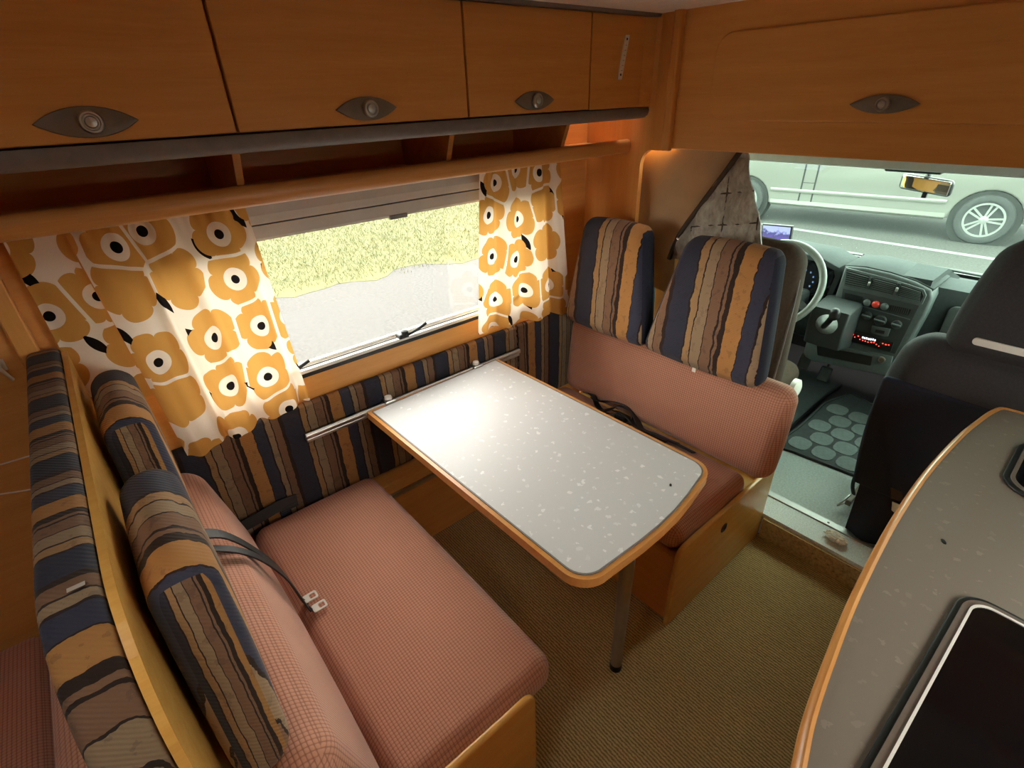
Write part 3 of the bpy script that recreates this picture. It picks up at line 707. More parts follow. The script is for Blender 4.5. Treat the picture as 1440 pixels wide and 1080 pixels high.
# front bench (back to the cab, facing the rear)
t = thing('front_bench', 'front dinette bench base with ply end panel and finger hole', 'bench', (1.5, -0.55, 0.0))
pan = obj('end_panel', prism(rrect(1.158, 1.822, 0.0, 0.376, 0, 8, (0.008, 0.05, 0, 0)), 'y', -1.044, -1.024, 0.006, 3), MT['varnish'], t, 35)
obj('finger_hole', lathe([(0.020, -0.0455 + 0.0), (0.020, -0.0468), (0.0145, -0.0468), (0.0145, -0.0455)], (1.452, -1.0, 0.290), 'y', 24), MT['black'], pan, 40)
obj('hole_lining', lathe([(0.0145, -0.0452), (0.0145, -0.0462), (0.002, -0.0462)], (1.452, -1.0, 0.290), 'y', 20), MT['black'], pan)
obj('front_panel', box(1.178, 1.194, -1.022, -0.04, 0.0, 0.30), MT['woody'], t)
obj('seat_board', box(1.178, 1.80, -1.022, -0.04, 0.30, 0.312), MT['varnish'], t)
obj('back_panel', box(1.80, 1.815, -1.022, -0.105, 0.0, 0.36), MT['woody'], t)
o = obj('seat_cushion', cushion((1.415, -0.53, 0.365), (0.235, 0.488, 0.052), 0.045, (0.006, 0.004, 0.010), None, 8, 5), MT['pink'])
tag(o, 'pink waffle seat cushion of the front bench, right of the table', 'cushion', 'pink bench cushions')
def leanf(p):
    q = p.copy(); q.x += (q.z - 0.42) * 0.12; return q
o = obj('back_cushion', cushion((1.655, -0.575, 0.605), (0.055, 0.515, 0.185), 0.055, (0.012, 0.006, 0.004), leanf, 8, 5), MT['pink'])
tag(o, 'pink waffle back cushion of the front bench below the striped headrests', 'cushion', 'pink bench cushions')
headrest('headrest_cushion', 'striped headrest of the front bench nearest the partition', -0.335, 1.600, 1.035, 0.222, 0.222, 0.048, 0.34, 0.08, [MT['st_y'], MT['seatnavy']], group='striped headrest cushions')
headrest('headrest_cushion', 'striped headrest of the front bench next to the steering wheel', -0.795, 1.600, 1.035, 0.238, 0.222, 0.050, 0.34, 0.08, [MT['st_y'], MT['seatnavy']], group='striped headrest cushions', skew=-0.035)
obj('care_label', box(1.535, 1.5365, -0.79, -0.776, 0.806, 0.822), MT['white'], bpy.data.objects['headrest_cushion.003'])

# ================================================================== BELTS
def ribbon(pts, w=0.045, h=0.003, up=None, sub=6): return tube(smoothpath(pts, sub), 0, flat=(w, h), up=up)
t = thing('seat_belt', 'black lap belt lying over the rear bench back cushion', 'seat belt', (0.1, -0.47, 0.44))
obj('strap', ribbon([(-0.01, -0.47, 0.83), (0.03, -0.462, 0.795), (0.075, -0.455, 0.712), (0.118, -0.455, 0.60), (0.142, -0.462, 0.47), (0.15, -0.468, 0.458)], 0.032, 0.004, (1, 0, 0.4)), MT['belt'], t)
obj('strap', ribbon([(0.0, -0.50, 0.80), (0.045, -0.505, 0.765), (0.085, -0.50, 0.70), (0.122, -0.50, 0.60), (0.146, -0.506, 0.47), (0.155, -0.512, 0.458)], 0.026, 0.004, (1, 0, 0.4)), MT['belt'], t)
def buckle(x, y, z, nm='buckle_tongue'):
    o = rrect(x - 0.013, x + 0.026, y - 0.014, y + 0.014, 0.005, 3); i = rrect(x + 0.004, x + 0.021, y - 0.009, y + 0.009, 0.003, 3)
    return obj(nm, ring_prism(o, i, 'z', z, z + 0.003), MT['white'], t)
buckle(0.16, -0.468, 0.457); buckle(0.168, -0.515, 0.457)
t = thing('seat_belt', 'dark belt strap tucked between rear seat cushion and wall pad', 'seat belt', (0.18, -0.05, 0.45))
obj('strap', ribbon([(0.09, -0.052, 0.47), (0.15, -0.056, 0.478), (0.22, -0.056, 0.487), (0.285, -0.052, 0.478)], 0.040, 0.006, (0, -1, 0.2)), MT['belt'], t)
obj('strap_end', box(0.225, 0.285, -0.062, -0.046, 0.455, 0.475, 0.004), MT['belt'], t)
t = thing('seat_belt', 'tangled heap of black belts on the front bench seat', 'seat belt', (1.6, -0.5, 0.43))
rnd = random.Random(4)
heap = [
 [(1.60, -0.22, 0.46), (1.585, -0.28, 0.475), (1.565, -0.33, 0.445), (1.545, -0.40, 0.45), (1.55, -0.46, 0.47), (1.575, -0.50, 0.445), (1.565, -0.56, 0.44), (1.575, -0.63, 0.445), (1.585, -0.72, 0.44), (1.592, -0.81, 0.435)],
 [(1.60, -0.27, 0.45), (1.575, -0.33, 0.468), (1.575, -0.40, 0.50), (1.585, -0.47, 0.50), (1.58, -0.53, 0.47), (1.56, -0.58, 0.45), (1.57, -0.66, 0.448), (1.59, -0.74, 0.442)],
 [(1.53, -0.36, 0.445), (1.54, -0.42, 0.485), (1.56, -0.45, 0.505), (1.58, -0.50, 0.49), (1.565, -0.52, 0.45), (1.535, -0.49, 0.44), (1.52, -0.43, 0.44)],
 [(1.575, -0.42, 0.46), (1.56, -0.50, 0.472), (1.545, -0.57, 0.455), (1.55, -0.64, 0.443), (1.565, -0.70, 0.44)],
]
for hp in heap: obj('strap', ribbon([(x, y, z - 0.006) for x, y, z in hp], 0.036, 0.004, (0.5, 0.1, 1)), MT['belt'], t, 60)
bk = obj('buckle', box(1.54, 1.575, -0.50, -0.44, 0.437, 0.462, 0.006), MT['black'], t)
obj('button', box(1.548, 1.567, -0.448, -0.439, 0.444, 0.456, 0.002), MT['greyprofile'], bk)

# ================================================================== KITCHEN WORKTOP
def counter():
    t = thing('kitchen_worktop', 'grey flecked kitchen worktop with bowed beech front edge', 'worktop', (1.1, -1.9, 0.0))
    def edge(d):
        P = smoothpath([(0.20, -1.66, 0), (0.35, -1.622, 0), (0.507, -1.584, 0), (0.591, -1.564, 0), (0.708, -1.546, 0), (0.876, -1.526, 0), (1.125, -1.509, 0), (1.37, -1.506, 0), (1.60, -1.518, 0), (1.713, -1.531, 0), (1.80, -1.545, 0), (1.845, -1.565, 0), (1.852, -1.62, 0)], 5)
        out = []
        for i, p in enumerate(P):
            a, b = P[max(i - 1, 0)], P[min(i + 1, len(P) - 1)]; dd = (b - a).normalized(); nrm = Vector((-dd.y, dd.x, 0)); q = p - nrm * d; out.append((q.x, q.y))
        return out
    def outl(d): return edge(d) + [(1.852 - d, -2.248), (0.20, -2.248)]
    obj('top', prism(outl(0.014)[::-1], 'z', 0.845, 0.88), MT['laminate_shaded'], t)
    # beech edge: rounded profile swept along the front
    e0, e1 = edge(0.0), edge(0.0145)
    bm = bmesh.new(); prof = [(0.0145, 0.8815), (0.009, 0.884), (0.003, 0.881), (-0.001, 0.870), (-0.001, 0.852), (0.004, 0.842), (0.0145, 0.840)]
    rings = []
    for k, p in enumerate(e0):
        q = e1[k]; dx, dy = (q[0] - p[0]) / 0.0145, (q[1] - p[1]) / 0.0145
        rings.append([bm.verts.new((p[0] + dx * a, p[1] + dy * a, z)) for a, z in prof])
    for a, b in zip(rings, rings[1:]):
        for j in range(len(prof)): bm.faces.new((a[j], a[(j + 1) % len(prof)], b[(j + 1) % len(prof)], b[j]))
    obj('front_edge', bm, MT['woodedge'], t, 50)
    obj('carcass', prism([(0.24, -1.70), (0.60, -1.61), (1.10, -1.555), (1.50, -1.56), (1.78, -1.59), (1.80, -2.245), (0.24, -2.245)], 'z', 0.06, 0.844), MT['woodz'], t)
    obj('plinth', prism([(0.28, -1.74), (0.60, -1.66), (1.10, -1.61), (1.50, -1.61), (1.74, -1.64), (1.76, -2.24), (0.28, -2.24)], 'z', 0.0, 0.06), MT['black'], t)
counter()
t = thing('hob', 'black glass hob lid with chrome rim set in the worktop', 'hob', (0.7, -1.9, 0.88))
def yaw(pts, a, c): return [(c[0] + (x - c[0]) * math.cos(a) - (y - c[1]) * math.sin(a), c[1] + (x - c[0]) * math.sin(a) + (y - c[1]) * math.cos(a)) for x, y in pts]
P0 = lambda d: yaw(rrect(0.45 + d, 1.022 - d, -2.16 + d, -1.656 - d, 0.045 - d * 0.8, 8), -0.03, (1.0, -1.66))
obj('frame', prism(P0(0.0), 'z', 0.8805, 0.886, 0.002), MT['black'], t)
obj('bezel', ring_prism(P0(0.009), P0(0.021), 'z', 0.884, 0.8885), MT['gunmetal'], t)
obj('chrome_rim_glint', ring_prism(P0(0.0195), P0(0.0235), 'z', 0.885, 0.891), MT['white'], t)  # white colour stands in for the bright window reflection on the chrome
BG = NT('black_glass'); BG.p(**{'Base Color': (0.004, 0.004, 0.005, 1), 'Roughness': 0.08}); MT['blackglass'] = BG.m
obj('glass_lid', prism(P0(0.023), 'z', 0.884, 0.889), MT['blackglass'], t)
t = thing('sink_lid', 'rounded black sink lid at the right end of the worktop', 'sink', (1.5, -1.85, 0.88))
P1 = lambda d: rrect(1.41 + d, 1.70 - d, -2.1 + d, -1.632 - d, 0.07 - d * 0.8, 8)
obj('frame', prism(P1(0.0), 'z', 0.8805, 0.886, 0.002), MT['black'], t)
obj('bezel', ring_prism(P1(0.012), P1(0.02), 'z', 0.884, 0.8885), MT['gunmetal'], t)
obj('glass_lid', prism(P1(0.019), 'z', 0.884, 0.888), MT['blackglass'], t)
for nm, lb, x, y, z, w, h in (('worktop_chip', 'small dark chip in the grey worktop surface', 1.134, -1.601, 0.8803, 0.008, 0.004), ('table_chip', 'small dark chip near the outer end of the table', 1.055, -1.031, 0.7143, 0.006, 0.0035)):
    o = obj(nm, prism(ellipse(x, y, w, h, 7, 0.6), 'z', z, z + 0.0008), MT['black']); tag(o, lb, 'chip')

# ================================================================== CAB CURTAIN
def cabcurtain():
    t = thing('cab_curtain', 'tan insulating cab curtain folded back to a quilted grey lining', 'curtain', (1.85, -0.6, 1.1))
    # tan outer sheet, hanging in the opening: outline in y,z at x about 1.72 - 1.80
    def xs(y, z): return 1.74 + 0.035 * math.sin((y + 0.2) * 5.0) + (1.5 - z) * 0.10 + 0.006 * math.sin(y * 38 + z * 11)
    def sheet(fn_y, z0, z1, mat, name, nx=26, nz=26, th=0.006, xo=0.0, puff=None):
        bm = bmesh.new(); F = []; B = []
        for j in range(nz + 1):
            z = z0 + (z1 - z0) * j / nz; ya, yb = fn_y(z); r1 = []; r2 = []
            for i in range(nx + 1):
                y = ya + (yb - ya) * i / nx; x = xs(y, z) + xo - (puff(y, z) if puff else 0)
                r1.append(bm.verts.new((x, y, z))); r2.append(bm.verts.new((x + th, y, z)))
            F.append(r1); B.append(r2)
        for L in (F, B):
            for j in range(nz):
                for i in range(nx):
                    try: bm.faces.new((L[j][i], L[j][i + 1], L[j + 1][i + 1], L[j + 1][i]))
                    except ValueError: pass
        for j in range(nz):
            bm.faces.new((F[j][0], F[j + 1][0], B[j + 1][0], B[j][0])); bm.faces.new((F[j][nx], F[j + 1][nx], B[j + 1][nx], B[j][nx]))
        for i in range(nx):
            bm.faces.new((F[0][i], F[0][i + 1], B[0][i + 1], B[0][i])); bm.faces.new((F[nz][i], F[nz][i + 1], B[nz][i + 1], B[nz][i]))
        return obj(name, bm, mat, t, 60)
    # fold line runs from (y -0.735, z 1.515) down to (y -0.505, z 1.16)
    def fold(z): return min(-0.735 + (1.515 - z) * 0.62, -0.52)
    s1 = sheet(lambda z: (-0.30, fold(z)), 0.98, 1.515, MT['tan'], 'outer_sheet')
    def quilt(y, z):
        a = abs(math.sin((y * 1.0 + 0.04) * math.pi / 0.11)); b = abs(math.sin((z + y * 0.18) * math.pi / 0.105)); return 0.020 * (a * b) ** 0.5
    QL = NT('quilted_grey_nylon'); v = QL.coord(); n = QL.noise(QL.coord(scale=(1, 2.2, 1)), 30, 4, 0.6)
    QL.p(**{'Base Color': QL.ramp(n, [(0.3, S(128, 120, 106)), (0.7, S(176, 168, 152))]), 'Roughness': 0.3}); QL.bump(n, 0.8, 0.010)
    s2 = sheet(lambda z: (fold(z) + 0.01, -0.755 - (1.515 - z) * 0.30), 1.135, 1.515, QL.m, 'quilted_lining', xo=-0.014, puff=quilt, nx=34, nz=44)
    obj('fold_edge', tube(smoothpath([(xs(fold(z), z) - 0.026, fold(z) + 0.006, z) for z in (1.525, 1.43, 1.33, 1.23, 1.13)]), 0.009, 8), MT['brownseat'], s1, 60)
    for yv in (-0.59, -0.70, -0.81):
        zz = [z for z in (1.14, 1.20, 1.26, 1.32, 1.38, 1.44, 1.50) if fold(z) - 0.01 > yv > -0.755 - (1.515 - z) * 0.30]
        if len(zz) > 1: obj('quilt_seam', tube([(xs(yv, z) - 0.0155, yv, z) for z in zz], 0.0028, 6), MT['brownseat'], s2)
    for z0 in (1.176, 1.281, 1.386):
        ys = [y for y in [-0.53 - 0.02 * k for k in range(18)] if fold(z0 + (y + 0.7) * -0.18) - 0.005 > y > -0.755 - (1.515 - z0) * 0.30]
        if len(ys) > 1: obj('quilt_seam', tube([(xs(y, z0 - (y + 0.7) * 0.18) - 0.016, y, z0 - (y + 0.7) * 0.18) for y in ys], 0.0028, 6), MT['brownseat'], s2)
    obj('stud', lathe([(0.007, 0), (0.006, -0.004), (0.002, -0.006)], (xs(-0.545, 1.215) - 0.03, -0.548, 1.215), 'x', 12), MT['chrome'], s2, 40)
cabcurtain()

# ================================================================== CAB SEATS
def driver_seat():
    t = thing('driver_chair', 'tan and brown driver seat behind the front bench headrests', 'car seat', (2.1, -0.60, 0.105))
    def ln(p): q = p.copy(); q.x += -(q.z - 0.5) * 0.06; return q
    obj('backrest', cushion((1.985, -0.64, 0.80), (0.075, 0.275, 0.40), 0.07, (0.015, 0.01, 0.01), ln, 6, 5), MT['brownseat'], t)
    obj('back_cover', cushion((1.898, -0.58, 0.88), (0.020, 0.215, 0.30), 0.019, (0.012, 0, 0), ln, 6, 4), MT['tan'], t)
    obj('side_piping', tube(smoothpath([(1.90, -0.918, 0.55), (1.905, -0.925, 0.80), (1.93, -0.918, 1.06), (1.945, -0.90, 1.14)]), 0.0035, 8), MT['greyprofile'], t, 60)
    obj('seat', cushion((2.22, -0.62, 0.47), (0.22, 0.23, 0.08), 0.06, (0, 0, 0.01), None, 6, 4), MT['brownseat'], t)
    obj('pedestal', box(2.02, 2.42, -0.86, -0.42, 0.106, 0.385, 0.01), MT['black'], t)
    obj('belt_guide', tube(smoothpath([(1.86, -0.40, 1.118), (1.852, -0.44, 1.128), (1.852, -0.50, 1.122)]), 0.007, 8), MT['chrome'], t, 60)
    obj('handwheel', lathe([(0.045, 0), (0.045, -0.02), (0.03, -0.028)], (2.15, -0.915, 0.55), 'y', 20), MT['white'], t, 40)
driver_seat()
def passenger_seat():
    t = thing('passenger_chair', 'charcoal and navy passenger seat seen from behind', 'car seat', (2.1, -1.6, 0.105))
    def fn(p):
        q = p.copy(); f = (q.z - 0.35) / 0.62; q.y = -1.58 + (q.y + 1.58) * (1.0 + 0.06 * math.sin(max(0, min(1, f)) * 3.14) - 0.10 * max(0, f - 0.75) * 4 * 0.4); q.x += -(q.z - 0.5) * 0.10; return q
    obj('backrest', cushion((2.06, -1.58, 0.655), (0.085, 0.315, 0.325), 0.075, (0.012, 0.008, 0.006), fn, 8, 5), MT['seatdark'], t)
    obj('back_pocket', cushion((1.975, -1.58, 0.585), (0.014, 0.312, 0.24), 0.0135, (0.012, 0, 0), fn, 8, 4), MT['seatnavy'], t)
    def fh(p):
        q = p.copy(); f = (q.z - 0.95) / 0.36; q.y = -1.62 + (q.y + 1.62) * (1.05 - 0.22 * max(0, f) ** 1.5); q.x += -(q.z - 0.95) * 0.06; return q
    hd = obj('headrest', cushion((2.00, -1.62, 1.13), (0.062, 0.245, 0.178), 0.055, (0.012, 0.006, 0.01), fh, 8, 5), MT['seatdark'], t)
    SLT = prism(rrect(-1.80, -1.435, 1.008, 1.030, 0.010, 5), 'x', 1.922, 1.934, 0.002)
    obj('slot_trim', SLT, MT['white'], hd)
    obj('seat', cushion((2.31, -1.58, 0.44), (0.25, 0.30, 0.08), 0.06, (0, 0, 0.01), None, 6, 4), MT['seatdark'], t)
    obj('pedestal', box(2.06, 2.50, -1.84, -1.33, 0.106, 0.355, 0.01), MT['black'], t)
    # black cloth skirt hanging from the back down to the step
    bm = bmesh.new(); g = []
    for j in range(11):
        r = []
        for i in range(25):
            v = j / 10; y = -1.285 - 0.56 * i / 24 - 0.015 * v; x = 2.03 - 0.05 * v + 0.012 * math.sin(i * 0.9 + v * 2) * (0.4 + v); z = 0.40 - v * 0.287
            r.append((bm.verts.new((x, y, z)), bm.verts.new((x + 0.006, y, z))))
        g.append(r)
    for k in (0, 1):
        for j in range(10):
            for i in range(24): bm.faces.new((g[j][i][k], g[j][i + 1][k], g[j + 1][i + 1][k], g[j + 1][i][k]))
    for j in range(10):
        for i in (0, 24): bm.faces.new((g[j][i][0], g[j + 1][i][0], g[j + 1][i][1], g[j][i][1]))
    for i in range(24):
        for j in (0, 10): bm.faces.new((g[j][i][0], g[j][i + 1][0], g[j][i + 1][1], g[j][i][1]))
    obj('skirt', bm, MT['seatnavy'], t, 60)
    rl = obj('slide_rail', box(2.10, 2.60, -1.272, -1.25, 0.14, 0.165, 0.004), MT['gunmetal'], t)
    obj('adjust_lever', tube(smoothpath([(2.16, -1.262, 0.16), (2.20, -1.235, 0.20), (2.32, -1.225, 0.29), (2.42, -1.23, 0.33)]), 0.008, 8), MT['black'], rl, 60)
    obj('recline_knob', lathe([(0.035, 0.0), (0.035, 0.02), (0.025, 0.028)], (2.20, -1.262, 0.42), 'y', 18), MT['black'], t, 40)
    obj('wire_loop', tube(smoothpath([(2.12, -1.256, 0.15), (2.08, -1.235, 0.135), (2.07, -1.245, 0.165), (2.12, -1.256, 0.185)]), 0.004, 6), MT['alu'], rl, 60)
    obj('tag', prism([(-1.435, 0.345), (-1.41, 0.345), (-1.418, 0.31), (-1.428, 0.305)], 'x', 1.965, 1.969), MT['white'], t)
    obj('belt_anchor', ribbon([(1.985, -1.385, 0.47), (1.972, -1.40, 0.42), (1.968, -1.42, 0.36)], 0.035, 0.004, (-1, 0, 0)), MT['brownseat'], t)
passenger_seat()

# ================================================================== DASHBOARD
def dashboard():
    t = thing('dashboard', 'grey plastic van dashboard with centre console', 'dashboard', (2.9, -1.05, 0.4))
    prof = [(2.80, 0.905), (2.95, 0.915), (3.20, 0.845), (3.435, 0.795), (3.44, 0.50), (2.98, 0.44), (2.86, 0.50), (2.80, 0.62), (2.785, 0.85)]
    obj('body', prism(prof, 'y', -2.09, -0.08), MT['dashtop_toned'], t, 40)
    # raised centre block carrying vents, switches and radio
    cen = [(-0.815, 0.948), (-0.90, 0.957), (-1.0, 0.953), (-1.10, 0.937), (-1.165, 0.915), (-1.178, 0.88), (-1.175, 0.80), (-1.15, 0.60), (-1.135, 0.525), (-0.80, 0.525), (-0.81, 0.80)]
    c = obj('centre_block', prism(cen, 'x', 2.703, 2.95, 0.012, 3), MT['dash'], t, 40)
    top = [(2.70, 0.955), (2.95, 0.955), (3.25, 0.84), (3.25, 0.80), (2.75, 0.80)]
    obj('top_pad', prism([(2.715, 0.90), (2.72, 0.95), (2.95, 0.952), (3.30, 0.832), (3.30, 0.78), (2.75, 0.80)], 'y', -1.155, -0.825), MT['dashtop_toned'], t)
    obj('toned_top_cap', prism([(-0.812, 0.950), (-0.90, 0.9615), (-1.0, 0.9575), (-1.10, 0.9415), (-1.170, 0.919), (-1.168, 0.905), (-1.10, 0.926), (-1.0, 0.943), (-0.90, 0.947), (-0.812, 0.938)][::-1], 'x', 2.712, 2.96, 0.003), MT['dashtop_toned'], t, 40)  # thin dark cover added to tone down the brightly lit block top
    obj('tray_rim', tube([(3.05, -0.78, 0.925), (3.02, -1.02, 0.932), (3.10, -1.28, 0.905)], 0.006, 6), MT['dashdark'], t)
    X = 2.702
    quads = [[(-0.831, 0.934), (-0.929, 0.926), (-0.929, 0.863), (-0.842, 0.862)], [(-0.948, 0.924), (-1.040, 0.917), (-1.037, 0.861), (-0.948, 0.864)], [(-1.056, 0.916), (-1.135, 0.905), (-1.148, 0.885), (-1.145, 0.858), (-1.059, 0.861)]]
    obj('vent_surround', prism([(-0.824, 0.943), (-0.94, 0.935), (-1.05, 0.926), (-1.14, 0.913), (-1.156, 0.89), (-1.153, 0.849), (-0.836, 0.853)], 'x', X - 0.006, X + 0.004, 0.003), MT['dash'], c, 40)
    for q in quads:
        v = obj('air_vent', prism(q, 'x', X - 0.0085, X, 0.0), MT['black'], t)
        tl, tr = q[0], q[1]; br, bl_ = q[-2], q[-1]
        for k in range(7):
            f = (k + 0.6) / 7.2
            ya, za = tl[0] + (bl_[0] - tl[0]) * f, tl[1] + (bl_[1] - tl[1]) * f; yb, zb = tr[0] + (br[0] - tr[0]) * f, tr[1] + (br[1] - tr[1]) * f
            obj('slat', prism([(ya - 0.002, za), (yb + 0.002, zb), (yb + 0.002, zb - 0.0032), (ya - 0.002, za - 0.0032)], 'x', X - 0.013, X - 0.006), MT['dash'], v)
    for y0, y1 in ((-0.938, -0.935), (-1.048, -1.045)):
        l = obj('vent_lever', prism([(y0 + 0.007, 0.922), (y0 - 0.005, 0.921), (y1 - 0.008, 0.866), (y1 + 0.006, 0.867)], 'x', X - 0.012, X - 0.004, 0.003), MT['dashdark'], t)
        obj('thumb_wheel', cushion((X - 0.014, y0, 0.893), (0.006, 0.005, 0.010), 0.004, ni=2, nc=2), MT['alu'], l)
    obj('console_face', prism([(-0.836, 0.845), (-1.145, 0.842), (-1.125, 0.60), (-0.905, 0.60), (-0.843, 0.78)], 'x', X - 0.005, X, 0.002), MT['dashdark'], t)
    F = X - 0.005
    obj('coin_pocket', prism([(-0.852, 0.829), (-0.927, 0.826), (-0.929, 0.797), (-0.856, 0.799)], 'x', F - 0.002, F + 0.001), MT['black'], t)
    RED = plain('red_plastic', S(214, 62, 54), 0.35, 0, 0.05, 30)
    for (y, z), m in zip(((-0.953, 0.805), (-0.988, 0.806), (-1.023, 0.805)), (MT['dash'], RED, MT['dash'])):
        obj('round_switch', lathe([(0.0155, 0), (0.0165, -0.006), (0.014, -0.011), (0.008, -0.014)], (F, y, z), 'x', 20), m, t, 60)
    g = obj('switch_grille', prism([(-1.044, 0.818), (-1.124, 0.818), (-1.121, 0.789), (-1.047, 0.791)], 'x', F - 0.003, F), MT['black'], t)
    for k in range(9): obj('rib', box(F - 0.006, F - 0.002, -1.050 - k * 0.0078 - 0.0028, -1.050 - k * 0.0078, 0.792, 0.816), MT['dashdark'], g)
    obj('light_strip', prism([(-0.845, 0.790), (-1.131, 0.774), (-1.131, 0.771), (-0.845, 0.787)], 'x', F - 0.004, F), MT['dash'], t)
    for (y, z), r in zip(((-0.968, 0.745), (-1.025, 0.738), (-1.091, 0.737)), (0.020, 0.025, 0.020)):
        k = obj('rotary_dial', lathe([(r, 0), (r, -0.006), (r * 0.85, -0.010), (r * 0.7, -0.010)], (F, y, z), 'x', 24), MT['dashdark'], t, 40)
        a = -0.25; obj('grip_bar', prism([(y - r * 0.9, z - 0.004 - a * 0.01), (y + r * 0.9, z - 0.001), (y + r * 0.9, z + 0.006), (y - r * 0.9, z + 0.004)], 'x', F - 0.022, F - 0.009, 0.002), MT['dash'], k)
    a = obj('ashtray', prism([(-1.002, 0.706), (-1.075, 0.711), (-1.075, 0.676), (-1.062, 0.670), (-1.012, 0.670), (-1.004, 0.678)], 'x', F - 0.010, F, 0.003), MT['dash'], t, 40)
    obj('ashtray_window', prism([(-1.022, 0.695), (-1.058, 0.697), (-1.058, 0.682), (-1.022, 0.680)], 'x', F - 0.012, F - 0.009), MT['black'], a)
    r = obj('radio', prism([(-0.925, 0.660), (-1.105, 0.654), (-1.105, 0.606), (-0.925, 0.604)], 'x', F - 0.006, F, 0.002), MT['black'], t)
    er, ew = emit('radio_red', (1.0, 0.06, 0.04, 1), 2.2), emit('radio_white', (0.85, 0.92, 1.0, 1), 1.6)
    rd = random.Random(2)
    for k in range(14):
        y = -0.935 - k * 0.0117; z = 0.616 + 0.012 * rd.random() + (0.012 if k < 3 or k > 10 else 0)
        obj('lit_key', box(F - 0.0075, F - 0.0055, y - 0.0035 - 0.003 * rd.random(), y, z, z + 0.004), er, r)
    for k in range(7):
        y = -0.978 - k * 0.0085; z = 0.634 + 0.004 * rd.random()
        obj('display_digit', box(F - 0.0075, F - 0.0055, y - 0.0055, y, z, z + 0.0085), ew, r)
    obj('lower_shelf', prism([(-0.745, 0.545), (-1.12, 0.585), (-1.13, 0.50), (-1.12, 0.485), (-0.80, 0.445), (-0.76, 0.455), (-0.745, 0.475)], 'x', X - 0.012, 2.95, 0.008, 2), MT['dash'], t, 40)
    obj('shelf_recess', prism([(-0.80, 0.535), (-1.045, 0.562), (-1.05, 0.515), (-0.815, 0.488)], 'x', X - 0.016, X - 0.010), MT['black'], t)
    s = obj('lighter_socket', lathe([(0.016, 0), (0.016, -0.006), (0.012, -0.008), (0.010, -0.003)], (X - 0.012, -1.083, 0.558), 'x', 20), MT['gunmetal'], t, 40)
    # gear lever pod
    gp = obj('gear_pod', prism([(2.55, 0.782), (2.72, 0.80), (2.72, 0.56), (2.60, 0.585), (2.545, 0.60), (2.535, 0.70)], 'y', -0.940, -0.775, 0.014, 3), MT['dashdark'], t, 40)
    LG = plain('crinkled_leather', S(120, 124, 120), 0.3, 0, 0.2, 60, 0.6)
    obj('gaiter', lathe([(0.048, 0), (0.044, -0.012), (0.034, -0.02), (0.030, -0.03), (0.022, -0.036), (0.014, -0.05)], (2.538, -0.860, 0.715), 'x', 20), LG, gp, 70)
    obj('gear_lever', tube(smoothpath([(2.50, -0.862, 0.716), (2.45, -0.890, 0.762), (2.42, -0.912, 0.806)]), [0.013] * 13, 10), MT['black'], gp, 60)
    obj('gear_knob', cushion((2.412, -0.918, 0.818), (0.021, 0.021, 0.028), 0.020, ni=3, nc=3), MT['black'], gp)
    # instrument hood and dials
    h = obj('instrument_hood', prism([(-0.36, 0.93), (-0.50, 0.975), (-0.70, 0.968), (-0.795, 0.935), (-0.812, 0.90), (-0.795, 0.775), (-0.36, 0.745)], 'x', 2.705, 2.95, 0.010, 2), MT['dashtop_toned'], t, 40)
    cl = obj('instrument_cluster', prism([(-0.39, 0.915), (-0.51, 0.952), (-0.69, 0.945), (-0.775, 0.918), (-0.787, 0.89), (-0.775, 0.79), (-0.39, 0.765)], 'x', 2.699, 2.706), MT['blackglass'], h)
    dm = emit('dial_marks', (0.30, 0.48, 0.9, 1), 0.5)
    for cy_, cz in ((-0.655, 0.85), (-0.52, 0.855)):
        for k in range(9):
            a = math.radians(-40 + 260 * k / 8); y, z = cy_ + 0.045 * math.cos(a), cz + 0.045 * math.sin(a)
            obj('dial_mark', box(2.697, 2.6995, y - 0.003, y + 0.003, z - 0.004, z + 0.004), dm, cl)
    obj('column_switches', box(2.60, 2.71, -0.80, -0.755, 0.66, 0.78, 0.006), MT['black'], t)
    obj('column_shroud', prism([(2.40, 0.86), (2.72, 0.80), (2.72, 0.66), (2.44, 0.76)], 'y', -0.70, -0.56, 0.02, 3), MT['dashdark'], t, 40)
    obj('glovebox_lid', prism(rrect(-1.85, -1.235, 0.60, 0.845, 0.03, 5), 'x', 2.776, 2.79, 0.004), MT['dash'], t, 40)
    return t
dashboard()
def keys():
    t = thing('key_bunch', 'bunch of keys hanging at the steering column', 'keys', (2.56, -0.80, 0.68))
    obj('key_ring', tube([(2.575, -0.803 + 0.012 * math.cos(a), 0.735 + 0.014 * math.sin(a)) for a in [k * 0.5236 for k in range(12)]], 0.002, 6, True), MT['chrome'], t, 60)
    for k, (dy, dz) in enumerate(((0, 0), (0.008, -0.006), (-0.007, -0.003))):
        y, z = -0.803 + dy, 0.715 + dz
        obj('key', prism([(y - 0.008, z), (y + 0.008, z), (y + 0.007, z - 0.02), (y + 0.003, z - 0.024), (y + 0.002, z - 0.05), (y - 0.003, z - 0.05), (y - 0.003, z - 0.024), (y - 0.008, z - 0.02)], 'x', 2.572 - k * 0.005, 2.574 - k * 0.005), MT['chrome'], t)
keys()
